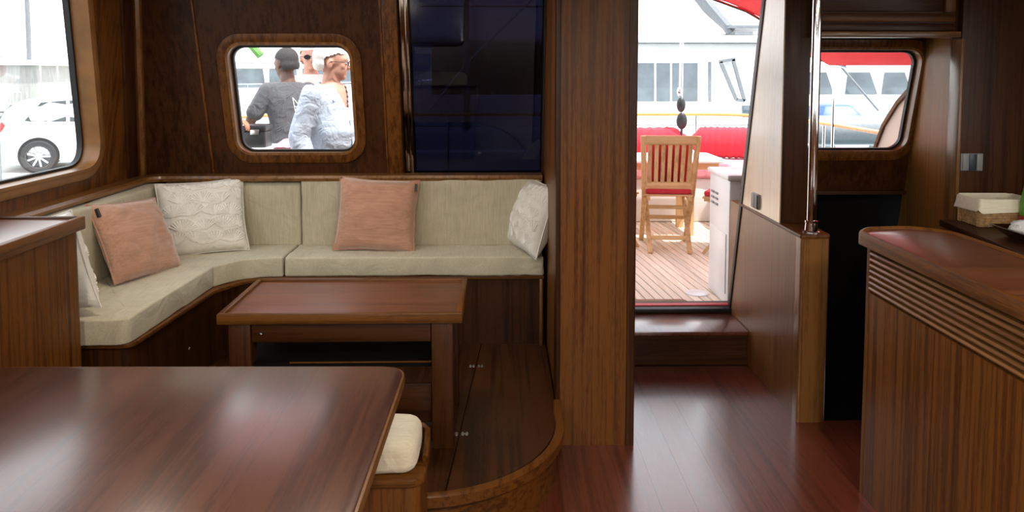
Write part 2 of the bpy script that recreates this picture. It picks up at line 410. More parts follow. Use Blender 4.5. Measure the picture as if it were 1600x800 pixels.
strip_bh(-.600, -.588, 1.03, CEIL, 'trim_3', 'mahogany_Z', .008)
g = G().extr([(Lx(.9) - .01, By(.9), .9), (Lx(.9) + .016, By(.9), .9), (Lx(.9) + .016, By(.9) - .03, .9), (Lx(.9) - .01, By(.9) - .05, .9)], (Lx(2.15) - Lx(.9), By(2.15) - By(.9), 1.25))
struct(g, 'trim_4', 'mahogany_gold_Z', .004)
g = G().extr([lw(4.06, .9, -.014), lw(4.17, .9, -.014), lw(4.17, .9, .01), lw(4.06, .9, .01)], (Lx(2.15) - Lx(.9), By(2.15) - By(.9), 1.25))
struct(g, 'trim_5', 'mahogany_dark_Z', .004)
# ledge capping the sofa back
path = [(Lx(1.02) + .028, 2.2, 1.037)] + [(Lx(1.02) + .028 + .14 * (1 - math.cos(a)), 4.04 + .14 * math.sin(a), 1.037) for a in [k * PI / 16 for k in range(9)]] + [(.25, 4.18, 1.037)]
struct(G().sweep(path, [(-.05, -.016), (.05, -.016), (.056, 0), (.05, .014), (-.05, .016)]), 'trim_6', 'mahogany_gold_Y', 0)

# partition beside the doorway
_f = round_poly([(.262, 3.205), (.587, 3.205), (.587, 4.44), (.262, 4.44)], [.02, .008, 0, 0])
pt = struct(G().loft([[(x, y if y < 4 else By(z) + .02, z) for x, y in _f] for z in (0, CEIL)]), 'wall_middle', 'mahogany_Z')
B(G().prism(round_poly([(.556, 3.196), (.592, 3.196), (.592, 3.26), (.556, 3.26)], .008), 0, CEIL), 'corner_post', 'mahogany_dark_Z', pt)
B(G().prism(round_poly([(.252, 3.204), (.272, 3.204), (.272, 3.30), (.252, 3.30)], .009), .2, CEIL), 'corner_post', 'mahogany_dark_Z', pt)

# bulkhead to starboard of the doorway, with its window
SWIN = rrect(1.60, 2.268, 1.165, 1.735, .085)
ws = struct(plate([(1.395, .94), (2.55, .94), (2.55, CEIL + .03), (1.395, CEIL + .03)], [SWIN], bh, 0, .075), 'wall_back_starboard', 'mahogany_dark_Z')
window_parts('window_5', SWIN, bh, fw=.045, depth=.062)
# corridor side: low wall with rounded end and the taller post
ww = struct(G().prism(round_poly([(1.382, 4.46), (1.382, 3.400), (1.512, 3.400), (1.512, 4.46)], [0, .012, .045, 0]), 0, .855), 'wall_stair', 'mahogany_gloss_Z')
B(G().prism(round_poly([(1.374, 4.30), (1.374, 3.392), (1.520, 3.392), (1.520, 4.30)], [0, .014, .05, 0]), .855, .872), 'cap', 'mahogany_Y', ww, .004)
B(G().prism(round_poly([(1.379, 3.46), (1.379, 3.397), (1.515, 3.397), (1.515, 3.46)], [.004, .012, .045, .004]), 0, .855), 'end_post', 'mahogany_gold_Z', ww)
B(G().extr([(1.386, 3.675, .872), (1.386, By(.872), .872), (1.386, By(CEIL), CEIL), (1.386, 3.675, CEIL)], (.126, 0, 0)), 'upper_post', 'mahogany_dark_Z', ww, .004)
B(G().extr([(1.3805, y, z) for y, z in ((3.678, .872), (4.262, .872), (4.262 - SL * 1.288, CEIL), (3.678, CEIL))], (.006, 0, 0)), 'panel', 'door_sheen_Z', ww)
# black rubber seal of the sliding door along the raked jamb
dj = struct(G().extr([bh(1.375, .21, -.03), bh(1.405, .21, -.03), bh(1.405, CEIL, -.03), bh(1.375, CEIL, -.03)], (0, .04, 0)), 'door_1', 'rubber_black', .003)
B(G().extr([bh(1.392, .21, .012), bh(1.402, .21, .012), bh(1.402, CEIL, .012), bh(1.392, CEIL, .012)], (0, .02, 0)), 'edge_strip', 'steel_satin', dj)
# step and sill
st = struct(G().box(.59, 1.38, 4.105, 4.50, 0, .172), 'step', 'mahogany_dark_X')
B(G().box(.59, 1.38, 4.075, 4.42, .172, .195), 'tread', 'floor_wood', st, .006)
sl = struct(G().box(.55, 1.42, 4.40, 4.56, .195, .222), 'door_sill', 'rubber_black', .004)
B(G().box(.55, 1.40, 4.455, 4.50, .222, .229), 'red_strip', 'red_strip', sl, .002)
tag(B(G().prism(round_poly([(.66, 4.56), (1.20, 4.56), (1.18, 4.70), (.66, 4.70)], [.01, .04, .04, .01]), .181, .193), 'doormat', 'mat_brown', None, .004), 'thin brown doormat lying on the deck outside the doorway', 'doormat')

# transverse wall by the galley, its soffit and the window reveal with its light painted in
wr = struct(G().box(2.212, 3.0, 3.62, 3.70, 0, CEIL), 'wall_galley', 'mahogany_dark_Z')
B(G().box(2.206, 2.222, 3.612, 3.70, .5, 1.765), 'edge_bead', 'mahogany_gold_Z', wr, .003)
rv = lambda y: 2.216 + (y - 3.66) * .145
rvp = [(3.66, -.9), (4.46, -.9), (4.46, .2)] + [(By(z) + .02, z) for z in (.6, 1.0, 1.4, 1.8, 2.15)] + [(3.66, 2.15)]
struct(G().loft([[(rv(y), y, z) for y, z in rvp], [(rv(y) + .05, y, z) for y, z in rvp]]), 'wall_reveal', 'lit_reveal_Z')
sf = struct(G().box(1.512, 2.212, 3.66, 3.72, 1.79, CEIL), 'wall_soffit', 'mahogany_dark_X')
B(G().box(1.512, 2.19, 3.640, 3.665, 1.846, 1.886), 'rail', 'mahogany_X', sf, .004)
B(G().box(1.512, 2.19, 3.640, 3.665, 1.802, 1.840), 'rail', 'mahogany_dark_X', sf, .004)
B(G().box(1.512, 2.205, 3.615, 3.72, 1.772, 1.799), 'lip', 'mahogany_gold_X', sf, .003)
B(G().box(2.14, 2.19, 3.640, 3.665, 1.890, CEIL), 'stile', 'mahogany_X', sf, .004)
B(G().box(1.53, 2.13, 3.650, 3.665, 1.896, CEIL - .01), 'panel', 'mahogany_dark_X', sf, .004)
struct(G().box(1.512, 2.212, 3.72, 4.10, 1.80, 1.84), 'ceiling_recess', 'mahogany_dark_X')
# stairwell going down behind the low wall
sw = struct(G().box(1.50, 2.60, 4.40, 4.46, -1.5, .96), 'wall_stairwell', 'shade_black')
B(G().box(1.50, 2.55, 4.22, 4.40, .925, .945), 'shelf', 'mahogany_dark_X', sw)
B(G().box(1.50, 2.32, 3.40, 4.46, -1.56, -1.5), 'floor_below', 'shade_black', sw)
B(G().box(1.50, 2.32, 3.38, 3.42, -1.5, -.06), 'riser', 'shade_black', sw)
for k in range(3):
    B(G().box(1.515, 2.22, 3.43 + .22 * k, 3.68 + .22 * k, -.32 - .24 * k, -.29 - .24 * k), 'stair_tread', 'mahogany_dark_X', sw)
# starboard side and forward end, out of frame
SW1 = rrect(.2, 2.9, 1.2, 1.95, .09); SW2 = rrect(-2.2, -.1, 1.2, 1.95, .09)
rwf = lambda y, z, t: V((2.82 - .125 * (z - 1.03) + t, y, z))
struct(plate([(-2.5, -.05), (3.7, -.05), (3.7, CEIL), (-2.5, CEIL)], [SW1, SW2], rwf, 0, .10), 'wall_right', 'mahogany_Z')
window_parts('window_6', SW1, rwf); window_parts('window_7', SW2, rwf)
FW = [rrect(-1.8 + 1.52 * k, -.38 + 1.52 * k, 1.15, 2.03, .09) for k in range(3)]
ff = lambda x, z, t: V((x, -2.45 - t, z))
struct(plate([(-2.05, -.05), (2.85, -.05), (2.85, CEIL), (-2.05, CEIL)], FW, ff, 0, .10), 'wall_front', 'mahogany_Z')
for k in range(3): window_parts('window_%d' % (8 + k), FW[k], ff)
# unseen ceiling lamps added as cabin fill; last two follow the coffee table's highlight
lamp_g = G().lathe([(.0, -.004), (.062, -.004), (.062, .0), (.0, .0)]).mesh('diffuser')
rim_g = G().lathe([(.060, -.008), (.085, -.006), (.088, 0), (.060, 0)], ring=True).mesh('lamp_rim')
LAMPS = [(-1.2, .3), (-.9, -1.2), (.1, .1), (.8, -1.2), (1.1, .5), (2.2, .9), (-1.25, 3.05), (-.35, 3.15)]
LAMP_F = [1, 1, 1, 1, 1, 1, .22, .22]
for i, (x, y) in enumerate(LAMPS):
    r_ = root('added_ceiling_lamp', (x, y, CEIL), 'added round ceiling lamp with a steel rim, out of view', 'lamp', 'added ceiling lamps', rotz=0)
    link('diffuser', lamp_g, 'lamp_glow', r_); link('lamp_rim', rim_g, 'steel_satin', r_)
    l = bpy.data.lights.new('added_lamp_light', 'AREA'); l.shape = 'DISK'; l.size = .16; l.energy = LAMP_W * LAMP_F[i]; l.color = (1.0, .86, .70)
    lo = bpy.data.objects.new('added_lamp_light', l); COL.objects.link(lo); lo.parent = r_; lo.location = (0, 0, -.012)

# ------------------------------------------------------------------ platform
def arc(cx, cy, rx, ry, a0, a1, n=20): return [(cx + rx * math.cos(a0 + (a1 - a0) * k / n), cy + ry * math.sin(a0 + (a1 - a0) * k / n)) for k in range(n + 1)]
edge = [(.262, 3.20)] + arc(-.26, 3.02, .515, .555, .10, -PI / 2, 22) + [(-.9, 2.465), (-1.55, 2.465)]
pf = struct(G().prism([(x - .012 if i < 14 else x, y + .012) for i, (x, y) in enumerate(edge)] + [(-1.95, 2.465), (-1.95, 4.44), (.262, 4.44)], 0, .186), 'floor_platform', 'mahogany_X')
e3 = [(x, y) for x, y in edge]
right = [(x, y) for x, y in edge if True]
xs = lambda y: -.148 + (.06) * (y - 2.841) / .9
B(G().prism([(xs(2.5) + .003, 2.478)] + [(x - .02, y + .012) for x, y in reversed(edge) if x > xs(2.5) + .05] + [(.25, 3.90), (xs(3.9) + .003, 3.90)], .186, .2), 'floor_panel', 'mahogany_dark_Y', pf, smooth=0)
B(G().prism([(xs(2.5) - .003, 2.49), (xs(3.9) - .003, 3.90), (-1.95, 3.90), (-1.95, 2.49)], .186, .2), 'floor_panel', 'mahogany_dark_Y', pf, smooth=0)
path = [(x, y, .188) for x, y in edge]
B(G().sweep(path, [(-.018, -.022), (.010, -.026), (.022, -.014), (.024, .002), (.014, .016), (-.004, .019), (-.018, .013)]), 'nosing', 'mahogany_Y', pf)
hing = G()
for dx in (-.028, -.012, .012, .028):
    for dy in (-.010, .010): hing.lathe([(.0, 0), (.005, 0), (.004, .002), (0, .002)], (dx, dy, 0), 8)
hm = hing.box(-.034, -.006, -.005, .005, -.001, .0012).box(.006, .034, -.005, .005, -.001, .0012).mesh('hinge')
for y in (2.903, 3.598): link('hinge', hm, 'steel_satin', pf, (xs(y), y, .2))

# ------------------------------------------------------------------ sofa
sofa = root('corner_sofa', (-.9, 4.0, .2), 'L-shaped built-in sofa with beige linen cushions on a dark wooden base', 'sofa')
def outline(d, back=0):
    return [(-1.94, 2.90 - d + .02), (-1.41 + d, 2.90 - d + .02), (-1.36 + d, 3.66 - d), (-1.27 + d, 3.82 - d), (-1.14, 3.885 - d), (.246, 3.885 - d), (.246, 4.30), (-1.94, 4.30)]
bo = round_poly(outline(-.012), [0, .05, .15, .12, .12, 0, 0, 0], 6)
B(G().prism(bo, .2, .548), 'base', 'mahogany_dark_Z', sofa)
B(G().prism(round_poly(outline(.014), [0, .05, .15, .12, .12, 0, 0, 0], 6), .548, .566), 'base_lip', 'mahogany_X', sofa, .004)
B(G().box(.222, .238, 3.872, 3.90, .2, .548), 'batten', 'mahogany_gold_Z', sofa, .002)
for y, z in ((3.42, .36), (3.25, .30)):
    B(G().ball((-1.388, y, z), (.007, .007, .007), None, 8, 6), 'knob', 'chrome', sofa)
def cushion(poly, z0, z1, rad, name, mat, parent, crown=.012, bev=.022, cell=.035, wr=.004):
    g = G(); bm = bmesh.new()
    vs = [bm.verts.new((x, y, z0)) for x, y in poly]; f = bm.faces.new(vs)
    r = bmesh.ops.extrude_face_region(bm, geom=[f]); 
    for v in r['geom']:
        if isinstance(v, bmesh.types.BMVert): v.co.z = z1
    bmesh.ops.recalc_face_normals(bm, faces=bm.faces)
    ed = [e for e in bm.edges if e.calc_face_angle(0) > math.radians(50)]
    bmesh.ops.bevel(bm, geom=ed, offset=bev, segments=4, profile=.5, affect='EDGES', clamp_overlap=True)
    big = [f for f in bm.faces if f.calc_area() > .01]
    bmesh.ops.triangulate(bm, faces=[f for f in bm.faces if len(f.verts) > 4])
    for _ in range(6):
        le = [e for e in bm.edges if e.calc_length() > cell * 1.6]
        if not le: break
        bmesh.ops.subdivide_edges(bm, edges=le, cuts=1, use_grid_fill=True)
        bmesh.ops.triangulate(bm, faces=[f for f in bm.faces if len(f.verts) > 4])
    bm.normal_update()
    cx = sum(p[0] for p in poly) / len(poly)
    for v in bm.verts:
        n = v.normal; p = v.co
        d = wr * noise.fractal(p * 5.0 + V((cx * 9, 0, 0)), .8, 2.0, 3) + wr * .8 * noise.noise(V((p.x * 22, p.y * 7, p.z * 9)))
        v.co = p + n * d
    me = bpy.data.meshes.new(name); bm.to_mesh(me); bm.free()
    me.polygons.foreach_set('use_smooth', [True] * len(me.polygons))
    return link(name, me, mat, parent)
SZ0, SZ1 = .567, .668
cushion(round_poly([(-1.078, 3.868), (.244, 3.868), (.244, 4.27), (-1.078, 4.27)], .015, 3), SZ0, SZ1, .02, 'seat_cushion', 'linen_seat', sofa)
cushion(round_poly([(-1.93, 3.695), (-1.368, 3.695), (-1.275, 3.83), (-1.14, 3.868), (-1.086, 3.868), (-1.086, 4.27), (-1.93, 4.27)], [.01, .06, .1, .05, .01, .01, .01], 4), SZ0, SZ1, .02, 'seat_cushion', 'linen_seat', sofa)
cushion(round_poly([(-1.93, 2.885), (-1.405, 2.885), (-1.370, 3.688), (-1.93, 3.688)], [.02, .05, .012, .01], 4), SZ0, SZ1, .02, 'seat_cushion', 'linen_seat', sofa)
# back cushions: built upright as prisms seen from above
cushion(round_poly([(-1.055, 4.135), (.247, 4.125), (.247, 4.245), (-1.055, 4.245)], .02, 3), .66, 1.034, .02, 'back_cushion', 'linen', sofa, bev=.02)
cushion(round_poly([(-1.80, 4.165), (-1.062, 4.155), (-1.062, 4.255), (-1.80, 4.255)], .02, 3), .66, 1.010, .02, 'back_cushion', 'linen', sofa, bev=.02)
cushion(round_poly([(-1.92, 2.92), (-1.80, 2.92), (-1.78, 4.11), (-1.92, 4.16)], .02, 3), .66, 1.012, .02, 'back_cushion', 'linen', sofa, bev=.02)

# ------------------------------------------------------------------ pillows
def pillow_fn(S, T, seed, crumple=.011):
    def surf(u, v, side):
        x = u * S / 2 * (1 - .065 * (1 - v * v) + .012 * noise.noise(V((v * 2, seed, 0)))); z = v * S / 2 * (1 - .065 * (1 - u * u) + .012 * noise.noise(V((u * 2, seed, 5))))
        h = T / 2 * (max(0, (1 - u * u)) * max(0, (1 - v * v))) ** .43
        h *= 1 + .10 * noise.noise(V((u * 1.7 + seed, v * 1.7, side)))
        h += crumple * noise.noise(V((u * 4 + seed, v * 4, side * 3))) * min(1, 6 * (1 - max(abs(u), abs(v))))
        return V((x, -side * h, z + S / 2))
    return surf
def pillow(name, label, mat, S, T, seed, M4, group=None, shells=False, tagged=False, rib=.005):
    fn = pillow_fn(S, T, seed); g = G(); n = 22
    for side in (1, -1):
        g.grid(lambda a, b: fn(a * 2 - 1, b * 2 - 1, side), n, n)
    me = g.mesh(name, 0, 2, 80); o = link(name, me, mat); o.matrix_world = M4
    tag(o, label, 'pillow', group)
    edge_ = [fn(math.cos(t), math.sin(t), 1) if False else None for t in ()]
    pts = []
    for k in range(48):
        t = k / 12; s_, f_ = int(t), t % 1
        u, v = [(-1 + 2 * f_, -1), (1, -1 + 2 * f_), (1 - 2 * f_, 1), (-1, 1 - 2 * f_)][s_]
        pts.append(fn(u, v, 1))
    link('piping', G().tube(pts, .0035, 5, True).mesh('piping'), mat, o)
    if shells:
        random.seed(seed); rg = G(); rib_h = .0022
        cells = []
        for r_ in range(5):
            for c_ in range(4):
                cells.append((-.66 + c_ * .44 + (.22 if r_ % 2 else 0) + random.uniform(-.05, .05), -.78 + r_ * .37 + random.uniform(-.04, .04), random.uniform(-.5, .5), random.uniform(.30, .37)))
        for cu, cv, rot, R in cells:
            for k in range(13):
                a = rot + PI / 2 + (k - 6) * .2; p = []
                for t in (.12, .35, .6, .82, 1.0):
                    u = cu + R * t * math.cos(a); v = cv + R * t * math.sin(a) * (1 if True else 1)
                    if max(abs(u), abs(v)) > .93: break
                    q = fn(u, v, 1); p.append((q.x, q.y - rib_h * .5, q.z))
                if len(p) > 1: rg.tube(p, [rib * .5] + [rib] * (len(p) - 1), 4)
            rim = []
            for k in range(25):
                a = rot + PI / 2 + (k - 12) * .1; rr_ = R * (1.02 + .03 * abs(math.sin(k * PI / 2)))
                u = cu + rr_ * math.cos(a); v = cv + rr_ * math.sin(a)
                if max(abs(u), abs(v)) > .95:
                    if len(rim) > 1: rg.tube(rim, rib * .8, 4)
                    rim = []; continue
                q = fn(u, v, 1); rim.append((q.x, q.y - rib_h * .4, q.z))
            if len(rim) > 1: rg.tube(rim, rib * .8, 4)
        sh = link('shell_embroidery', rg.mesh('shell_embroidery', 0, 2, 60), 'cord_white', o); sh['kind'] = 'stuff'
    if tagged:
        u, v = tagged; q = fn(u, v, 1); 
        link('brand_tag', G().box(q.x - .006, q.x + .006, q.y - .012, q.y + .002, q.z - .022, q.z + .022).mesh('brand_tag'), 'plastic_black', o)
    return o
def pose(bx, by, bz, yaw, lean, roll=0):
    """pillow bottom centre at (bx,by,bz); faces -Y turned by yaw, leaning back"""
    return Matrix.Translation((bx, by, bz)) @ Matrix.Rotation(yaw, 4, 'Z') @ Matrix.Rotation(-lean, 4, 'X') @ Matrix.Rotation(roll, 4, 'Y') @ Matrix.Diagonal((1, 1, .91, 1))
R_ = math.radians
pillow('throw_pillow', 'pink velvet throw pillow leaning on the side back cushion beside the shell pillow', 'pink_velvet', .42, .15, 3, pose(-1.60, 3.53, .664, R_(74), R_(27), R_(5)), tagged=(-.93, .72))
pillow('shell_pillow', 'white pillow embroidered with shells in the corner of the sofa', 'white_cotton', .435, .15, 5, pose(-1.505, 3.95, .664, R_(22), R_(20), R_(-2)), shells=True)
pillow('throw_pillow', 'pink velvet throw pillow sitting upright against the long back cushion under the tinted glass', 'pink_velvet', .43, .15, 8, pose(-.645, 4.0, .664, R_(0), R_(17), R_(3)), tagged=(.95, .78))
pillow('shell_pillow', 'white embroidered pillow standing at the sofa end against the partition', 'white_cotton', .42, .17, 11, pose(.135, 4.0, .666, R_(-72), R_(18)), shells=True, rib=.0025)
pillow('shell_pillow', 'white embroidered pillow at the sofa end half behind the wooden cabinet', 'white_cotton', .43, .15, 14, pose(-1.715, 3.02, .655, R_(158), R_(6), R_(13)), shells=True)

# ------------------------------------------------------------------ coffee table
ct = root('coffee_table', (-.57, 3.0, .2), 'low mahogany coffee table with a raised rim standing on the platform', 'coffee table')
X0, X1, Y0, Y1, ZT = -1.02, -.125, 2.762, 3.262, .722
B(G().box(X0 + .012, X1 - .012, Y0 + .012, Y1 - .012, ZT - .032, ZT - .008), 'tabletop', 'coffee_top_wood', ct)
for a in ((X0, X1, Y0, Y0 + .022), (X0, X1, Y1 - .022, Y1), (X0, X0 + .022, Y0 + .022, Y1 - .022), (X1 - .022, X1, Y0 + .022, Y1 - .022)):
    B(G().box(*a, ZT - .036, ZT + .003), 'rim', 'mahogany_X' if a[1] - a[0] > .1 else 'mahogany_Y', ct, .004)
for x in (X0 + .035, X1 - .115):
    for y in (Y0 + .02, Y1 - .10):
        B(G().box(x, x + .08, y, y + .08, .2, ZT - .036), 'leg', 'mahogany_dark_Z', ct, .003)
dr = B(G().box(X0 + .118, X1 - .118, Y0 + .026, Y0 + .046, ZT - .112, ZT - .038), 'drawer', 'mahogany_dark_X', ct, .003)
B(G().ball((X0 + .155, Y0 + .021, ZT - .077), (.006, .006, .006), None, 8, 6), 'knob', 'chrome', dr)
B(G().box(X0 + .115, X1 - .115, Y1 - .05, Y1 - .03, ZT - .112, ZT - .038), 'apron', 'mahogany_dark_X', ct, .003)
for x in (X0 + .06, X1 - .08): B(G().box(x, x + .02, Y0 + .10, Y1 - .10, ZT - .112, ZT - .038), 'apron', 'mahogany_dark_Y', ct, .003)
sh_ = B(G().box(X0 + .06, X1 - .06, Y0 + .05, Y1 - .05, .505, .523), 'shelf', 'shade_black', ct, .003)  # shelf coloured near-black to hold the shade under the tabletop
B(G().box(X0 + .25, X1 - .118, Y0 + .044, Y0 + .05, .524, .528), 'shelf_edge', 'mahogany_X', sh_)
B(G().box(X1 - .40, X1 - .118, Y0 + .05, Y0 + .07, .29, .44), 'lower_panel', 'mahogany_dark_X', ct, .003)
B(G().box(X0 + .115, X1 - .115, Y0 + .05, Y0 + .07, .22, .27), 'stretcher', 'mahogany_dark_X', ct, .003)

# ------------------------------------------------------------------ dining table
dt = root('dining_table', (-.9, 1.5, 0), 'large polished mahogany dining table with rounded corners in front of the sofa', 'table')
to = round_poly([(-1.46, .75), (-.285, .75), (-.262, 2.168), (-1.46, 2.19)], [.08, .08, .075, .08], 8)
B(G().prism(to, .728, .758), 'tabletop', 'table_wood', dt, .004)
B(G().sweep([(x, y, .742) for x, y in offset_loop(to, .001)], [(-.004, -.017), (.004, -.016), (.006, 0), (.004, .013), (-.004, .014)], closed=True), 'edge_band', 'mahogany_gold_Y', dt)
for y in (1.15, 1.85):
    B(G().prism(rrect(-1.0, -.78, y - .08, y + .08, .03), .04, .70), 'pedestal', 'mahogany_dark_Z', dt, .004)
    B(G().prism(rrect(-1.15, -.63, y - .12, y + .12, .04), 0, .04), 'foot', 'mahogany_dark_X', dt, .006)
B(G().box(-1.1, -.68, .95, 2.02, .70, .728), 'bearer', 'mahogany_dark_Y', dt)

# ------------------------------------------------------------------ stool
sto = root('stool', (-.40, 2.33, 0), 'wooden stool with a thick cream cushion tucked under the dining table', 'stool')
so_ = rrect(-.62, -.212, 2.175, 2.445, .045)
B(G().prism(offset_loop(so_, -.012), 0, .388), 'base', 'mahogany_Z', sto, .003)
B(G().prism(so_, .388, .412), 'seat_board', 'mahogany_X', sto, .006)
B(G().sweep([(-.45, 2.438, .425), (-.28, 2.438, .437), (-.236, 2.425, .444), (-.220, 2.39, .447), (-.217, 2.33, .440), (-.217, 2.27, .42)], [(-.008, -.035), (.008, -.035), (.008, .02), (0, .026), (-.008, .02)]), 'side_rail', 'mahogany_Y', sto)
c_ = cushion(rrect(-.60, -.236, 2.19, 2.418, .05), .413, .512, .04, 'cushion', 'stool_linen', sto, bev=.03, cell=.022, wr=.004)

# ------------------------------------------------------------------ side cabinet on the port side
cb = root('side_cabinet', (-1.7, 2.2, 0), 'tall wooden side cabinet with a rimmed top below the large side window', 'cabinet')
B(G().box(-1.93, -1.555, .9, 2.845, 0, 1.035), 'body', 'mahogany_Z', cb, .003)
B(G().box(-1.93, -1.535, .88, 2.865, 1.035, 1.062), 'top', 'coffee_top_wood', cb)
B(G().box(-1.557, -1.532, .88, 2.868, 1.022, 1.070), 'rim', 'mahogany_Y', cb, .004)
B(G().box(-1.93, -1.557, 2.846, 2.868, 1.03, 1.070), 'rim', 'mahogany_dark_X', cb, .004)
B(G().box(-1.5556, -1.5535, .9, 2.83, .03, 1.02), 'side_panel', 'mahogany_Z', cb)

# ------------------------------------------------------------------ galley bar counter
bc = root('bar_counter', (1.55, 2.0, 0), 'curved-top mahogany bar counter with horizontal louvre slats along its side', 'counter')
CX0 = 1.392
bp_ = round_poly([(CX0, .2), (CX0, 2.812), (1.70, 2.86), (1.70, .2)], [0, .02, .10, 0])
B(G().prism(bp_, 0, .785), 'side_panel', 'mahogany_Z', bc)
B(G().prism(round_poly([(CX0 + .022, .2), (CX0 + .022, 2.80), (1.69, 2.85), (1.69, .2)], [0, .02, .10, 0]), .785, .965), 'louvre_backing', 'mahogany_dark_Y', bc)
slat = [(-.014, -.006), (0, -.0088), (.010, -.006), (.014, 0), (.010, .006), (0, .0088), (-.014, .006)]
sg = G().sweep([(0, .2, 0), (0, 2.79, 0)], [(x, y) for x, y in [(-a, b) for a, b in slat]][::-1]); sm = sg.mesh('louvre_slat')
for k in range(8): link('louvre_slat', sm, 'mahogany_gold_Y', bc, V((CX0 + .010, 0, .800 + k * .0218)) - V((1.55, 2.0, 0)))
B(G().prism(round_poly([(CX0 - .001, 2.788), (CX0 - .001, 2.814), (CX0 + .05, 2.82), (CX0 + .05, 2.788)], .004), 0, .965), 'corner_post', 'mahogany_Z', bc)
tp = round_poly([(CX0 - .016, .2), (CX0 - .016, 2.838), (1.44, 2.91), (1.62, 2.93), (1.72, 2.83), (1.72, .2)], [0, .06, .08, .12, .15, 0], 8)
B(G().prism(tp, .967, .999), 'countertop', 'coffee_top_wood', bc, .004)
B(G().sweep([(x, y, .988) for x, y in tp[0:1] + tp[1:]], [(-.010, -.028), (.009, -.028), (.012, -.01), (.011, .014), (.004, .021), (-.006, .019), (-.010, .010)]), 'edge_rail', 'mahogany_Y', bc)
wk = root('galley_worktop', (2.3, 2.4, 0), 'low dark galley worktop behind the bar counter', 'worktop')
B(G().prism([(1.735, .2), (2.79, .2), (2.79, 3.61), (2.13, 3.61), (2.06, 2.95), (1.735, 2.80)], .87, .90), 'top', 'mahogany_dark_Y', wk, .003)
B(G().prism([(1.80, .25), (2.79, .25), (2.79, 3.60), (2.22, 3.60), (2.10, 2.92), (1.80, 2.75)], 0, .87), 'cabinet_body', 'mahogany_dark_Z', wk)
B(G().box(1.735, 1.752, .2, 2.79, .895, .925), 'front_rail', 'mahogany_dark_Y', wk, .004)

# ------------------------------------------------------------------ things on the galley worktop
bk = root('wicker_basket', (2.33, 3.45, .90), 'rectangular wicker basket with a cream cloth liner folded over its rim', 'basket')
def bring(z, d, n=40):
    a, b = .122 + d, .085 + d
    return [(2.330 + x, 3.505 + y, z) for x, y in round_poly([(-a, -b), (a, -b), (a, b), (-a, b)], .02, 4)]
for k in range(12):
    B(G().tube(bring(.906 + k * .0075, .006 * k / 12 + (.0015 if k % 2 else 0)), .0046, 6, True), 'wicker_row', 'wicker', bk)
gs = G(); rr_ = bring(0, .004)
ln = len(rr_)
for k in range(44):
    t = k / 44 * ln; i = int(t); f_ = t - i; p = V(rr_[i]).lerp(V(rr_[(i + 1) % ln]), f_)
    gs.tube([(p.x, p.y, .902), (p.x, p.y, .99)], .004, 5)
st_ = B(gs, 'stakes', 'wicker', bk); st_['kind'] = 'stuff'
B(G().prism([(p[0], p[1]) for p in bring(0, -.006)], .901, .908), 'bottom', 'wicker', bk)
lin = []
for z, d in ((.975, .015), (.972, .018), (.99, .014), (1.022, .011), (1.030, .005), (1.022, -.004), (.92, -.008)):
    rg_ = bring(z, d); lin.append([(x, y, zz + (.008 * math.sin(i * 1.3) if z < .98 else .002 * math.sin(i * .9))) for i, (x, y, zz) in enumerate(rg_)])
B(G().loft(lin, caps=False), 'cloth_liner', 'stool_linen', bk, smooth=60)
ty = root('serving_tray', (2.40, 3.18, .90), 'dark sloping-sided wooden tray on the galley worktop beside the basket', 'tray')
def tr(z, d): return [(2.360 + x, 3.15 + y, z) for x, y in round_poly([(-.19 - d, -.11 - d), (.19 + d, -.11 - d), (.19 + d, .11 + d), (-.19 - d, .11 + d)], .02, 3)]
B(G().loft([tr(.902, -.03), tr(.945, .02), tr(.945, .010), tr(.910, -.036)]), 'tray_body', 'mahogany_dark_X', ty)
random.seed(3)
for k, (x, y, z, s_) in enumerate(((2.225, 3.16, .952, .9), (2.295, 3.13, .955, 1), (2.38, 3.16, .955, 1), (2.325, 3.17, 1.0, .9), (2.47, 3.14, .955, 1))):
    g = G(); 
    def cr(u, v, x=x, y=y, z=z, s_=s_, k=k):
        th = u * 2 * PI; ph = -PI / 2 + v * PI
        d = V((math.cos(ph) * math.cos(th), math.cos(ph) * math.sin(th), math.sin(ph))); f_ = 1 + .28 * noise.noise(d * 2.2 + V((k * 5, 0, 0))) + .08 * noise.noise(d * 6)
        return V((x + .055 * s_ * d.x * f_, y + .055 * s_ * d.y * f_, z + .034 * s_ * d.z * f_))
    g.grid(cr, 18, 12)
    tag(B(g, 'napkin_bundle', 'napkin_white', None, smooth=60), 'crumpled white napkin bundle lying in the dark tray' if k != 3 else 'crumpled white napkin bundle resting on top of the other napkins', 'napkin', 'napkins in the tray')
gp = root('green_packet', (2.418, 3.37, .90), 'upright green packet with a red foot beside the basket', 'packet')
B(G().loft([[(2.418 + sx_ * a, 3.37 + sy_ * b, z) for sx_, sy_ in ((-1, -1), (1, -1), (1, 1), (-1, 1))] for z, a, b in ((.96, .050, .026), (1.03, .049, .025), (1.07, .046, .016), (1.105, .048, .005))]), 'packet_body', 'green_packet', gp, .003)
B(G().box(2.367, 2.469, 3.343, 3.397, .90, .96), 'packet_foot', 'red_packet', gp, .003)

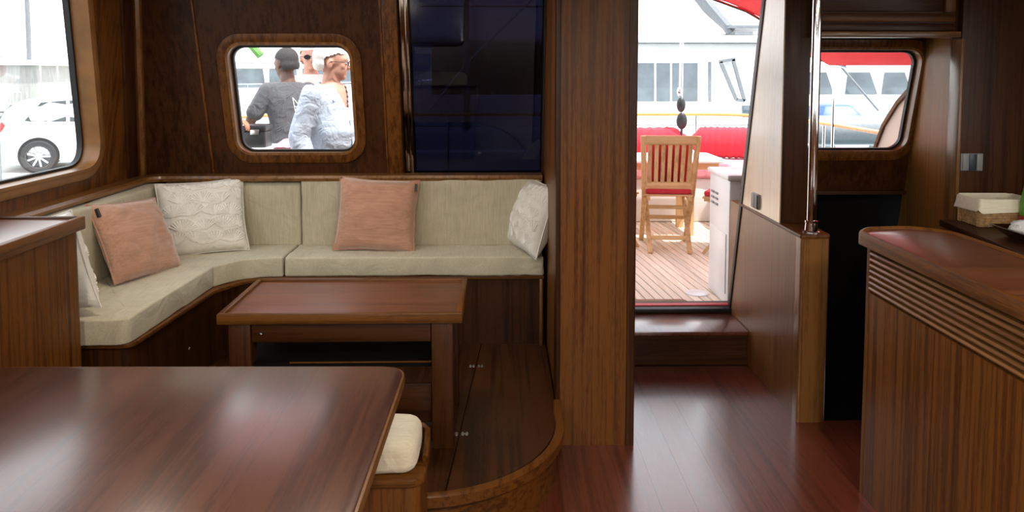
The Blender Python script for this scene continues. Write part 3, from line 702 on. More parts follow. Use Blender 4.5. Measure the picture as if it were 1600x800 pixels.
# ------------------------------------------------------------------ switches and pole
def switch(name, M4, label, n3):
    o = root(name, (0, 0, 0), label, 'switch', None, rotz=0); o.matrix_world = M4
    link('plate', G().box(-.053, .053, 0, .012, -.042, .042).mesh('plate', .003), 'switch_grey', o)
    for (a, b, m) in n3: link('rocker', G().box(a, b, -.006, .002, -.039, .039).mesh('rocker', .002), m, o)
    return o
switch('light_switch', Matrix.Translation((2.277, 3.607, 1.177)), 'grey light switch with a dark centre rocker on the galley wall', ((-.048, -.018, 'switch_grey'), (-.016, .018, 'switch_dark'), (.020, .048, 'switch_grey')))
switch('light_switch', Matrix.Translation((1.372, 4.01, .925)) @ Matrix.Rotation(-PI / 2, 4, 'Z') @ Matrix.Scale(.95, 4), 'grey double light switch on the post beside the doorway', ((-.048, -.001, 'switch_grey'), (.001, .048, 'switch_dark')))
po = root('grab_pole', (1.448, 3.46, .872), 'polished stainless steel grab pole standing on the low stair wall', 'pole')
B(G().lathe([(.021, .0), (.021, CEIL - .872)], (1.448, 3.46, .872), 20), 'pole', 'chrome', po)
B(G().lathe([(.038, 0), (.038, .006), (.030, .010), (.028, .03), (.0265, .045), (.029, .047), (.029, .056), (.022, .058)], (1.448, 3.46, .872), 24), 'base_flange', 'chrome', po)

# ================================================================== outside
DZ = .18
dk = struct(G().box(-2.75, 2.95, 4.53, 8.75, DZ - .08, DZ - .006), 'deck', 'caulk')
SH = -.105
pmesh = G().prism([(0, 4.535), (.0505, 4.535), (.0505 + SH * 4.1, 8.63), (SH * 4.1, 8.63)], DZ - .02, DZ).mesh('plank')
for i in range(92):
    x = -2.6 + i * .0585
    link('plank', pmesh, 'teak_Y', dk, (x, 0, 0))
B(G().box(-2.75, -2.45, 4.53, 8.75, DZ - .02, DZ + .55), 'bulwark', 'gel_white', dk, .02)
B(G().box(2.72, 2.95, 5.1, 8.75, DZ - .02, DZ + .55), 'bulwark', 'gel_white', dk, .02)
B(G().box(-2.75, 2.95, 8.6, 8.8, DZ - .02, DZ + .55), 'bulwark', 'gel_white', dk, .02)
B(G().box(-2.8, 3.0, 4.58, 8.8, -1.2, DZ - .08), 'hull', 'gel_white', dk)
B(G().lathe([(.0, 0), (.075, 0), (.075, .006), (.055, .012), (0, .012)], (1.30, 4.86, DZ), 24), 'deck_fitting', 'gel_white', dk)
# cream coaming with a varnished cap beside the starboard window
cg = root('coaming', (2.55, 4.9, DZ), 'cream side coaming with a varnished cap outside the right-hand window', 'coaming')
prof = [(4.40, DZ), (5.10, DZ), (5.04, .90), (4.95, 1.10), (4.84, 1.27), (4.68, 1.42), (4.52, 1.52), (4.40, 1.55)]
B(G().extr([(2.48, y, z) for y, z in prof], (.12, 0, 0)), 'panel', 'gel_cream', cg, .006)
B(G().sweep([(2.54, y, z) for y, z in [(5.07, .6)] + prof[2:]], [(-.075, -.012), (.075, -.012), (.075, .014), (-.075, .014)]), 'cap', 'mahogany_Y', cg)
# rail round the stern
rl = root('stern_rail', (0, 8.3, DZ), 'varnished wooden rail on steel stanchions round the stern', 'rail')
rp_ = [(2.60, 5.08, 1.20), (2.72, 6.2, 1.19), (2.70, 7.2, 1.18)] + [(2.1 + .6 * math.cos(a), 7.4 + .6 * math.sin(a), 1.175) for a in [k * PI / 12 for k in range(1, 6)]] + [(2.1, 8.0, 1.175), (-1.9, 8.0, 1.175)] + [(-1.9 - .6 * math.sin(a), 7.4 + .6 * math.cos(a), 1.175) for a in [k * PI / 12 for k in range(1, 6)]] + [(-2.55, 7.2, 1.175), (-2.6, 6.3, 1.18)]
B(G().sweep(rp_, [(.024 * math.cos(t), .016 * math.sin(t)) for t in [k * PI / 5 for k in range(10)]]), 'rail_cap', 'varnish_rail', rl)
for x, y in ((2.60, 5.15), (2.72, 6.3), (2.70, 7.2), (2.1, 8.0), (.9, 8.0), (-.5, 8.0), (-1.9, 8.0), (-2.55, 7.2), (-2.6, 6.4)):
    B(G().tube([(x, y, DZ), (x, y, 1.17)], .012, 8), 'stanchion', 'chrome', rl)
# stern bench with red cushions
bn = root('stern_bench', (1.5, 7.6, DZ), 'red cushioned horseshoe bench at the stern behind the teak chairs', 'bench')
B(G().box(.9, 2.62, 7.25, 7.85, DZ, .60), 'base', 'gel_white', bn, .02)
B(G().box(2.20, 2.62, 6.55, 7.25, DZ, .60), 'base', 'gel_white', bn, .02)
cushion(rrect(.92, 2.58, 7.22, 7.62, .05), .60, .76, .03, 'seat_cushion', 'pink_seat', bn, bev=.03, cell=.06)
cushion(rrect(2.18, 2.58, 6.55, 7.21, .05), .60, .75, .03, 'seat_cushion', 'pink_seat', bn, bev=.03, cell=.06)
def roll(p, q, r, nm):
    p, q = V(p), V(q); n = 30; rings = []; s_, u_ = frame(q - p)
    for k in range(n + 1):
        t = k / n; rr = r * (min(1, 5 * t + .35, 5 * (1 - t) + .35)) * (1 + .05 * math.sin(k * 2.4))
        rings.append([p.lerp(q, t) + s_ * (rr * .8 * math.cos(a)) + u_ * (rr * math.sin(a)) for a in [2 * PI * i / 14 for i in range(14)]])
    return B(G().loft(rings), nm, 'red_canvas', bn, smooth=60)
roll((1.95, 7.62, .92), (2.62, 7.45, .92), .155, 'back_roll'); roll((.9, 7.70, .90), (1.93, 7.68, .92), .15, 'back_roll')
# white slanted helm panel
B_ = B(G().extr([(2.0, 6.30, DZ), (2.50, 6.30, DZ), (2.50, 6.30, 1.18), (2.40, 6.30, 1.18), (2.12, 6.30, .70)], (0, .18, 0)), 'helm_panel', 'gel_white', None, .02)
tag(B_, 'white sloping helm panel beside the red bench', 'panel')
# white deck locker beside the doorway
lk = root('deck_locker', (1.65, 4.75, DZ), 'white deck locker with slotted vents just outside the doorway', 'locker')
B(G().box(1.405, 1.95, 4.56, 4.985, DZ, .955), 'body', 'gel_white', lk, .012)
B(G().box(1.390, 1.97, 4.55, 5.00, .955, .990), 'lid', 'gel_white', lk, .01)
B(G().box(1.398, 1.406, 4.60, 4.95, .25, .62), 'hatch', 'gel_white', lk, .003)
for r_ in range(3):
    for c_ in range(2):
        B(G().box(1.398, 1.408, 4.79 + c_ * .085, 4.85 + c_ * .085, .765 + r_ * .035, .779 + r_ * .035), 'vent_slot', 'boat_grey', lk, .003)
# teak table and folding chairs
tb = root('deck_table', (1.45, 6.85, DZ), 'white-topped table with teak frame behind the slatted chair', 'table')
B(G().prism(rrect(.75, 1.98, 6.52, 7.15, .05), .83, .86), 'tabletop', 'gel_white', tb, .006)
B(G().box(.80, 1.93, 6.57, 7.10, .77, .83), 'frame', 'teak_chair_X', tb)
for x in (1.0, 1.7):
    for y in (6.65, 7.02): B(G().box(x - .03, x + .03, y - .03, y + .03, DZ, .77), 'leg', 'teak_chair_Z', tb)
def chair(loc, rz, label, cushion_mat='red_canvas'):
    c = root('folding_chair', loc, label, 'chair', 'teak folding chairs on deck', rotz=rz)
    def P(g, n, m, bev=.004): return link(n, g.mesh(n, bev), m, c)
    yb = lambda z: -.215 + (.93 - z) * .26                 # back posts run from the top forward to the front feet
    for s_ in (-1, 1):
        P(G().bar((s_ * .215, yb(.93), .93), (s_ * .19, yb(.43), .43), .042, .024, (0, 1, 0)), 'back_post', 'teak_chair_Z')
        P(G().bar((s_ * .19, yb(.43), .43), (s_ * .185, .23, 0), .040, .024, (0, 1, 0)), 'leg', 'teak_chair_Z')
        P(G().bar((s_ * .160, .20, .43), (s_ * .155, -.27, 0), .038, .024, (0, 1, 0)), 'leg', 'teak_chair_Z')
        P(G().bar((s_ * .165, -.17, .425), (s_ * .165, .235, .435), .03, .04), 'seat_rail', 'teak_chair_Y')
    P(G().bar((-.20, yb(.895), .895), (.20, yb(.895), .895), .024, .072), 'top_rail', 'teak_chair_X')
    P(G().bar((-.19, yb(.52), .52), (.19, yb(.52), .52), .024, .06), 'lower_rail', 'teak_chair_X')
    P(G().extr([(-.17, yb(.86) + .035, .86), (.17, yb(.86) + .035, .86), (.165, yb(.50) + .035, .50), (-.165, yb(.50) + .035, .50)], (0, .04, 0)), 'back_cushion', cushion_mat, .012)
    for k in range(7):
        x = -.153 + k * .051
        P(G().bar((x * 1.05, yb(.875), .875), (x, yb(.54), .54), .032, .012, (0, 1, 0)), 'back_slat', 'teak_chair_Z', .002)
    for k in range(6):
        P(G().box(-.19, .19, -.15 + k * .068, -.095 + k * .068, .437, .452), 'seat_slat', 'teak_chair_X', .003)
    P(G().bar((-.17, .13, .22), (.17, .13, .22), .022, .032), 'stretcher', 'teak_chair_X')
    P(G().bar((-.15, -.155, .105), (.15, -.155, .105), .022, .035), 'stretcher', 'teak_chair_X')
    P(G().bar((-.16, -.05, .335), (.16, -.05, .335), .022, .03), 'stretcher', 'teak_chair_X')
    P(G().prism(rrect(-.18, .18, -.14, .24, .03), .454, .495), 'seat_cushion', cushion_mat, .015)
    return c
chair((1.40, 6.22, DZ), R_(-6), 'teak folding chair with slatted back turned towards the doorway')
chair((1.93, 6.02, DZ), R_(62), 'teak folding chair partly hidden behind the white deck locker')
chair((.86, 6.20, DZ), R_(-50), 'teak folding chair with red cushion beside the doorway pillar')
# mainsheet tackle
ms = root('mainsheet_tackle', (1.85, 7.6, 1.05), 'white mainsheet rope with dark pulley blocks above the bench', 'tackle')
B(G().tube([(1.83, 7.6, 3.4), (1.825, 7.6, 1.44)], .010, 6), 'rope', 'rope_white', ms)
B(G().tube([(1.85, 7.6, 3.4), (1.85, 7.6, 1.20)], .006, 6), 'rope', 'rope_white', ms)
B(G().ball((1.825, 7.6, 1.42), (.03, .02, .05)), 'shackle', 'chrome', ms)
B(G().ball((1.84, 7.6, 1.29), (.045, .03, .075)), 'block', 'plastic_black', ms)
B(G().ball((1.85, 7.6, 1.13), (.055, .03, .085)), 'block', 'plastic_black', ms)
B(G().tube([(1.85, 7.6, 1.06), (1.86, 7.66, .9)], .012, 6), 'strop', 'rope_dark', ms)
# red awning over the after deck
def aw(u, v):
    x = -2.6 + 5.35 * u; k = min(1, max(0, (.7 - x) / 1.1)); k = k * k * (3 - 2 * k); y = 4.12 + 2.0 * k + (1.88 - .5 * k) * v
    d = max(0, (x - 1.0) / 1.7); z = 2.32 + .14 * k - .06 * v - d ** 2.6 * (.55 + .20 * v) + .03 * math.sin(v * PI)
    z = max(z, 1.645 + .02 * v)
    return V((x, y, z))
g = G().grid(aw, 40, 16); g.grid(lambda u, v: aw(u, v) + V((0, 0, .006)), 40, 16)
aw_o = B(g, 'awning', 'awning_red', None, smooth=60); tag(aw_o, 'red canvas awning stretched over the after deck', 'awning')
frm = G().tube([aw(k / 20, 1) + V((0, 0, -.012)) for k in range(21)], .014, 8)
B(frm, 'bow_frame', 'chrome', aw_o)
for x in (-2.55, 2.66):
    u = (x + 2.6) / 5.35; top = aw(u, 1) + V((0, 0, -.02)); B(G().tube([top, (x, top.y, DZ + .5)], .012, 8), 'awning_pole', 'chrome', aw_o)

# water, quay
struct(G().box(-160, 160, -60, 220, -1.3, -1.25), 'ground_water', 'water')
qy = struct(G().box(-13.5, -4.6, -30, 70, -1.5, -.31), 'ground_quay', 'concrete')
B(G().box(-4.75, -4.6, -30, 70, -.31, -.20), 'kerb', 'concrete', qy, .02)

# ------------------------------------------------------------------ car on the quay
car = root('hatchback_car', (-9.18, 15.73, -.31), 'white hatchback car parked on the quay outside the side window', 'car', None, rotz=R_(24))
def CP(g, n, m, parent=car, **k): return link(n, g.mesh(n, **k), m, parent)
xs_ = [-.70, -.66, -.55, -.35, -.1, .2, .6, 1.0, 1.35, 1.65, 1.9, 2.25, 2.6, 2.95, 3.15, 3.22]
belt = [.78, .90, .94, .95, .955, .95, .94, .93, .92, .91, .90, .86, .82, .74, .62, .52]
top = [.86, 1.02, 1.22, 1.36, 1.42, 1.455, 1.46, 1.44, 1.38, 1.22, 1.04, .93, .87, .78, .66, .55]
wid = [.66, .74, .80, .84, .855, .86, .86, .86, .86, .86, .85, .84, .82, .76, .66, .58]
rings = []
for x, b, t, wd in zip(xs_, belt, top, wid):
    rw = wd * (.74 if t - b > .3 else .74 + (.3 - (t - b)) * .7)
    half = [(0, .20), (wd * .86, .20), (wd * .97, .34), (wd, .60), (wd * .985, b * .94), (wd * .955, b), ((wd * .955 + rw) / 2 + .012, (b + t) / 2), (rw + .01, t - .05), (rw * .86, t - .008), (rw * .4, t + .008)]
    rings.append([(x, y, z) for y, z in half] + [(x, -y, z) for y, z in half[:0:-1]] )
CP(G().loft(rings), 'body', 'car_white', smooth=40)
def side(x, h, sgn, off=.006):
    for i in range(len(xs_) - 1):
        if xs_[i] <= x <= xs_[i + 1]:
            f_ = (x - xs_[i]) / (xs_[i + 1] - xs_[i]); b = belt[i] + f_ * (belt[i + 1] - belt[i]); t = top[i] + f_ * (top[i + 1] - top[i]); wd = wid[i] + f_ * (wid[i + 1] - wid[i]); break
    rw = wd * (.74 if t - b > .3 else .74 + (.3 - (t - b)) * .7)
    y0, y1, y2 = wd * .955, (wd * .955 + rw) / 2 + .012, rw + .01; z0, z1, z2 = b, (b + t) / 2, t - .05
    y, z = (y0 + (y1 - y0) * h * 2, z0 + (z1 - z0) * h * 2) if h < .5 else (y1 + (y2 - y1) * (h * 2 - 1), z1 + (z2 - z1) * (h * 2 - 1))
    return V((x, sgn * (y + off), z))
for sgn in (-1, 1):
    for poly in ([(-.22, .12), (.05, .90), (.48, .94), (.48, .06), (-.1, .06)], [(.54, .06), (.54, .94), (1.05, .94), (1.38, .88), (1.62, .12), (1.5, .06)]):
        a = [side(x, h, sgn) for x, h in poly]
        CP(G().extr(a, (0, -sgn * .02, 0)), 'side_window', 'car_glass')
    CP(G().extr([(-.705, sgn * .60, .78), (-.62, sgn * .775, .80), (-.53, sgn * .815, .92), (-.58, sgn * .77, .99), (-.68, sgn * .62, .93)], (-.01, sgn * .02, 0)), 'tail_light', 'tail_red')
    CP(G().bar(side(.51, .05, sgn, .004) - V((0, 0, .02)), (.52, sgn * .855, .36), .004, .012, (0, 1, 0)), 'door_seam', 'boat_grey')
    CP(G().extr([side(x, .02, sgn, .012) + V((0, 0, -.05)) for x in (.72, .88)] + [side(x, .02, sgn, .012) + V((0, 0, -.03)) for x in (.88, .72)], (0, sgn * .02, 0)), 'door_handle', 'car_white')
CP(G().extr([(-.70, -.56, .99), (-.70, .56, .99), (-.44, .52, 1.30), (-.44, -.52, 1.30)], (-.03, 0, .01)), 'rear_window', 'boat_glass')
rx = Matrix.Rotation(PI / 2, 3, 'X')
for wx in (0, 2.48):
    for sgn in (-1, 1):
        CP(G().lathe([(.29, -.01), (.35, -.01), (.35, .012), (.29, .012)], (wx, sgn * .852, .33), 32, rx, True), 'wheel_arch', 'plastic_black')
        wh = CP(G().lathe([(.20, -.09), (.29, -.10), (.31, -.07), (.31, .07), (.29, .10), (.20, .09)], (wx, sgn * .80, .31), 36, rx, True), 'tyre', 'tyre')
        rg_ = G().lathe([(.205, -.07), (.222, -.095), (.222, .095), (.205, .07)], (wx, sgn * .80, .31), 36, rx, True)
        rg_.lathe([(0, -.06), (.05, -.06), (.05, .06), (0, .06)], (wx, sgn * .82, .31), 16, rx)
        for k in range(9):
            a = 2 * PI * k / 9; rg_.bar((wx + .03 * math.cos(a), sgn * .87, .31 + .03 * math.sin(a)), (wx + .21 * math.cos(a), sgn * .86, .31 + .21 * math.sin(a)), .035, .05, (0, 1, 0))
        CP(rg_, 'rim', 'alloy', wh)
        CP(G().lathe([(0, -.02), (.205, -.02), (.205, .02), (0, .02)], (wx, sgn * .80, .31), 24, rx), 'brake_disc', 'boat_grey', wh)
# grey gangway on the quay edge
gw = root('gangway', (-6.6, 10.3, -.31), 'grey metal gangway frame standing on the quay beside the car', 'gangway')
B(G().box(-6.75, -6.60, 10.2, 10.34, -.31, 1.16), 'post', 'boat_grey', gw, .01)
B(G().box(-7.6, -7.45, 10.2, 10.34, -.31, 1.16), 'post', 'boat_grey', gw, .01)
for k in range(9): B(G().box(-7.45, -6.75, 10.25, 10.29, -.1 + k * .14, -.02 + k * .14), 'slat', 'canvas_grey', gw)

# ------------------------------------------------------------------ neighbouring yachts
def hull_mesh(L, Bm, z0, z1, rake=.12, n=24):
    rings = []
    for k in range(n + 1):
        t = k / n; x = -L / 2 + L * t
        wd = Bm / 2 * (min(1, 1.02 - max(0, (t - .55) / .45) ** 2.0)) ; wd = max(wd, .03)
        sh = z1 + (z1 - z0) * .22 * max(0, t - .3) ** 1.5; xr = x + rake * L * max(0, t - .6)
        rings.append([(x, -wd * .72, z0), (xr, -wd, sh), (xr, -wd * .97, sh + .06), (xr, wd * .97, sh + .06), (xr, wd, sh), (x, wd * .72, z0)])
    return G().loft(rings)
def block(x0, x1, wd, z0, z1, fr=.4, ar=.1, ti=.12):
    return G().loft([[(x0, -wd, z0), (x1, -wd, z0), (x1, wd, z0), (x0, wd, z0)], [(x0 + ar, -wd + ti, z1), (x1 - fr, -wd + ti, z1), (x1 - fr, wd - ti, z1), (x0 + ar, wd - ti, z1)]])
def yacht(label, loc, rz, L, Bm, z0, z1, seed, mast=0, sail=False, canopy=None):
    random.seed(seed); r_ = root('sail_yacht' if sail else 'motor_yacht', loc, label, 'yacht', 'yachts moored in the marina', rotz=rz)
    def P(g, n, m, p=r_, **k): return link(n, g.mesh(n, **k), m, p)
    P(hull_mesh(L, Bm, z0, z1), 'hull', 'gel_white', smooth=40)
    for k in range(5):
        x = -L * .3 + k * L * .13
        for s_ in (-1, 1): P(G().ball((x, s_ * Bm * .485, z0 + (z1 - z0) * .6), (.28, .12, .12), None, 10, 6), 'portlight', 'boat_glass')
    h1 = .95 if sail else 1.5
    cabin = P(block(-L * .30, L * .22, Bm * .40, z1, z1 + h1, 1.0, .2), 'cabin', 'gel_white', bevel=.06)
    zc0, zc1 = z1 + h1 * .38, z1 + h1 * .86
    for k in range(5):
        xa = -L * .26 + k * L * .088; xb = xa + L * .078
        for s_ in (-1, 1):
            ya = lambda z: s_ * (Bm * .40 - .12 * (z - z1) / h1 + .012)
            P(G().extr([(xa, ya(zc0), zc0), (xb, ya(zc0), zc0), (xb - .1, ya(zc1), zc1), (xa, ya(zc1), zc1)], (0, -s_ * .05, 0)), 'window', 'boat_glass', cabin)
    if not sail:
        P(block(-L * .42, L * .14, Bm * .44, z1 + h1, z1 + h1 + .16, .3, .0, .0), 'flybridge_deck', 'gel_white', bevel=.05)
        P(block(-L * .20, L * .10, Bm * .38, z1 + h1 + .16, z1 + h1 + .75, .6, .1), 'flybridge_coaming', 'gel_white', bevel=.06)
        top = z1 + h1 + 2.3
        P(G().tube([(-L * .22, -Bm * .36, z1 + h1 + .3), (-L * .17, -Bm * .34, top - .3), (-L * .15, -Bm * .25, top), (-L * .15, Bm * .25, top), (-L * .17, Bm * .34, top - .3), (-L * .22, Bm * .36, z1 + h1 + .3)], .12, 8), 'radar_arch', 'boat_grey')
        P(G().lathe([(0, 0), (.3, 0), (.32, .1), (.25, .22), (0, .25)], (-L * .15, 0, top + .1), 16), 'radar_dome', 'gel_white')
        if canopy: 
            P(block(-L * .41, -L * .29, Bm * .42, z1 + .1, z1 + h1, .0, .15), 'cockpit_canopy', canopy)
            for k in range(4): P(G().box(-L * .41 + .1, -L * .29, Bm * (-.4 + .25 * k), Bm * (-.4 + .25 * k) + .05, z1 + .1, z1 + h1 + .01), 'canopy_frame', 'gel_white')
    rg_ = G(); n = 14
    for s_ in (-1, 1):
        pts = []
        for k in range(n + 1):
            t = .12 + .86 * k / n; wd = Bm / 2 * (min(1, 1.02 - max(0, (t - .55) / .45) ** 2)) * .93; x = -L / 2 + L * t + .12 * L * max(0, t - .6)
            sh = z1 + (z1 - z0) * .22 * max(0, t - .3) ** 1.5; pts.append((x, s_ * wd, sh + .7)); rg_.tube([(x, s_ * wd, sh), (x, s_ * wd, sh + .7)], .015, 5)
        rg_.tube(pts, .018, 5)
    P(rg_, 'guard_rail', 'chrome')
    if mast:
        mx_ = L * .08
        P(G().tube([(mx_, 0, z1), (mx_, 0, z1 + mast)], .10, 10), 'mast', 'boat_grey' if seed % 2 else 'alloy')
        P(G().tube([(mx_ - .1, 0, z1 + 1.7), (mx_ - L * .38, 0, z1 + 1.75)], .16, 10), 'boom', 'gel_grey' if seed % 3 else 'boat_blue')
        for z in (.45, .75): P(G().tube([(mx_, -Bm * .3, z1 + mast * z), (mx_, Bm * .3, z1 + mast * z)], .03, 6), 'spreader', 'alloy')
        for q in ((L * .48, 0), (-L * .47, 0), (mx_, Bm * .45), (mx_, -Bm * .45)): P(G().tube([(mx_, 0, z1 + mast), (q[0], q[1], z1)], .012, 5), 'stay', 'boat_grey')
    return r_
# the yacht lying straight astern, built where it is seen through the doorway and the tinted glass
ya = root('motor_yacht', (4.0, 14.5, -1.25), 'large white motor yacht lying astern seen through the doorway', 'yacht', 'yachts moored in the marina')
g = G()
rings = []
for k in range(21):
    t = k / 20; x = -3.6 + 17 * t; n_ = 1 - max(0, (t - .6) / .4) ** 2.2
    rings.append([(x, 14.6 - 1.7 * n_, -1.25), (x, 14.6 - 2.05 * n_, .60), (x, 14.6 - 2.0 * n_, .72), (x, 14.6 + 2.0 * n_, .72), (x, 14.6 + 2.05 * n_, .60), (x, 14.6 + 1.7 * n_, -1.25)])
B(g.loft(rings), 'hull', 'gel_white', ya, smooth=40)
for x in (4.05,): B(G().box(x, x + .28, 12.50, 12.60, .88, 1.08), 'portlight', 'boat_glass', ya, .01)
hs_ = B(G().loft([[(1.25, 12.95, .72), (9.5, 12.95, .72), (9.5, 16.2, .72), (1.25, 16.2, .72)], [(1.35, 13.05, 2.12), (7.6, 13.05, 2.12), (7.6, 16.1, 2.12), (1.35, 16.1, 2.12)]]), 'deckhouse', 'gel_white', ya, .05)
for xa, xb in ((1.75, 2.36), (2.40, 2.68), (2.72, 2.95), (2.99, 3.42)):
    B(G().extr([(xa, 12.965, 1.13), (xb, 12.965, 1.13), (xb, 13.01, 1.78), (xa, 13.01, 1.78)], (0, .05, 0)), 'window', 'boat_glass', hs_)
for xa, xb in ((4.6, 5.1), (5.2, 5.75), (5.95, 6.5), (6.58, 7.1)):
    B(G().extr([(xa, 12.965, 1.25), (xb, 12.965, 1.25), (xb - .12, 13.01, 1.62), (xa + .05, 13.01, 1.62)], (0, .05, 0)), 'window', 'boat_glass', hs_)
for x in (5.1, 6.2): B(G().box(x, x + .5, 12.50, 12.62, .25, .42), 'portlight', 'boat_glass', ya, .01)
B(G().tube([(5.0, 12.8, 2.6), (6.6, 12.7, .75)], .02, 6), 'stay', 'boat_grey', ya)
B(G().extr([(3.60, 12.955, 1.12), (3.64, 12.955, 1.12), (3.64, 13.0, 1.80), (3.60, 13.0, 1.80)], (0, -.04, 0)), 'door_edge', 'boat_grey', hs_)
for a, b in (((3.78, 12.9, 1.80), (4.06, 12.9, 1.16)), ((3.99, 12.9, 1.84), (4.20, 12.9, 1.14)), ((3.76, 12.9, 1.80), (4.02, 12.9, 1.84)), ((4.06, 12.9, 1.16), (4.2, 12.9, 1.14))): B(G().bar(a, b, .05, .05), 'door_frame', 'boat_grey', hs_)
B(G().prism(round_poly([(-1.55, 12.8), (8.4, 12.8), (8.4, 16.4), (-1.55, 16.4)], .3), 2.12, 2.24), 'flybridge_deck', 'gel_white', ya, .04)
B(G().loft([[(1.2, 13.0, 2.24), (7.4, 13.0, 2.24), (7.4, 16.1, 2.24), (1.2, 16.1, 2.24)], [(1.8, 13.2, 2.95), (5.6, 13.2, 2.95), (5.6, 15.9, 2.95), (1.8, 15.9, 2.95)]]), 'flybridge_coaming', 'gel_white', ya, .12)
B(G().tube([(4.0, 13.1, 2.3), (3.6, 13.1, 2.75), (3.2, 13.2, 3.3), (2.7, 13.5, 3.6), (2.7, 15.5, 3.6), (3.2, 15.8, 3.3), (4.0, 15.9, 2.3)], .11, 8), 'radar_arch', 'boat_grey', ya)
B(G().box(3.9, 4.55, 12.85, 13.0, 2.36, 2.41), 'side_board', 'boat_grey', ya)
B(G().box(4.0, 4.3, 12.85, 12.95, 2.25, 2.30), 'side_board', 'boat_grey', ya)
B(G().box(-3.2, 1.25, 12.75, 12.9, .72, 1.25), 'bulwark', 'gel_white', ya, .03)
B(G().box(-3.1, 1.2, 13.3, 15.9, .74, .95), 'sofa_bank', 'boat_grey', ya, .05)
B(G().box(1.15, 1.24, 13.0, 16.1, .72, 2.12), 'saloon_door', 'boat_glass', ya)
B(G().box(-1.3, 1.1, 15.6, 15.75, .72, 2.1), 'side_screen', 'boat_grey', ya)
for x in (-1.3, -.35, .6): B(G().tube([(x, 12.9, 2.24), (x, 12.9, 2.72)], .02, 6), 'rail_post', 'chrome', ya)
B(G().tube([(-1.4, 12.9, 2.72), (1.2, 12.9, 2.72)], .02, 6), 'rail', 'chrome', ya)
B(G().loft([[(-.9, 13.4, 2.24), (.9, 13.4, 2.24), (.9, 15, 2.24), (-.9, 15, 2.24)], [(-.3, 13.6, 2.62), (.5, 13.6, 2.62), (.5, 14.8, 2.62), (-.3, 14.8, 2.62)]]), 'tender', 'gel_grey', ya, .08)
B(G().tube([(-.48, 12.6, .7), (-.48, 12.6, 5.5)], .05, 8), 'flag_mast', 'boat_grey', ya)
B(G().tube([(-1.2, 12.6, .85), (-.5, 12.6, 1.75), (1.2, 12.6, 3.4)], .018, 6), 'stay', 'chrome', ya)
B(G().tube([(-4.5, 13.2, 2.45), (-4.25, 13.2, 2.2), (-4.0, 13.2, 1.9)], .07, 8), 'green_cover', 'leaf_green', ya)
yacht('white motor yacht with grey cockpit canopy moored beyond the parked car', (-20.2, 25.0, 0), R_(186), 15, 4.6, -1.25, .35, 4, canopy='canvas_grey')
yacht('white sailing yacht with tall mast beyond the quay', (-24, 38, 0), R_(35), 14, 4.0, -1.25, .3, 5, mast=17, sail=True)
yacht('white motor yacht moored far behind the people on deck', (-7.5, 31, 0), R_(4), 14, 4.4, -1.25, .5, 6)
yacht('white motor yacht off the starboard quarter seen through the right-hand window', (11.5, 21.5, 0), R_(-8), 15, 4.8, -1.25, .6, 9)
yacht('white sailing yacht with dark mast off the starboard quarter', (26, 24, 0), R_(-60), 11, 3.4, -1.25, .0, 11, mast=14, sail=True)
yacht('white sailing yacht behind the large motor yacht astern', (3.5, 27, 0), R_(5), 13, 4.0, -1.25, .3, 12, mast=16, sail=True)
yacht('white motor yacht on the far pontoon to starboard', (21, 33, 0), R_(20), 16, 5, -1.25, .6, 13)

# ================================================================== people on the after deck
def remeshed(g, name, mat, parent, voxel, smooth_it=3, cut=None):
    me = g.mesh(name + '_src', 0, 2, 0); tmp = bpy.data.objects.new('tmp_remesh', me); COL.objects.link(tmp)
    m = tmp.modifiers.new('r', 'REMESH'); m.mode = 'VOXEL'; m.voxel_size = voxel
    m2 = tmp.modifiers.new('s', 'SMOOTH'); m2.iterations = smooth_it; m2.factor = .5
    dg = bpy.context.evaluated_depsgraph_get(); dg.update()
    out = bpy.data.meshes.new_from_object(tmp.evaluated_get(dg)); out.name = name
    bpy.data.objects.remove(tmp); bpy.data.meshes.remove(me)
    if cut:
        bm = bmesh.new(); bm.from_mesh(out); bmesh.ops.delete(bm, geom=[v for v in bm.verts if cut(v.co)], context='VERTS'); bm.to_mesh(out); bm.free()
    out.polygons.foreach_set('use_smooth', [True] * len(out.polygons))
    return link(name, out, mat, parent) if parent is not None else link(name, out, mat)
def limb(g, pts, radii, n=14):
    P = [V(p) for p in pts]; out = []; rr = []
    for i in range(len(P) - 1):
        for k in range(6):
            t = k / 6; out.append(P[i].lerp(P[i + 1], t)); rr.append(radii[i] + (radii[i + 1] - radii[i]) * t)
    out.append(P[-1]); rr.append(radii[-1])
    for i in range(1, len(out) - 1):
        if i % 6 == 0: out[i] = out[i] * .6 + (out[i - 1] + out[i + 1]) * .2
    g.tube(out, rr, n); g.ball(P[0], (radii[0],) * 3); g.ball(P[-1], (radii[-1],) * 3)
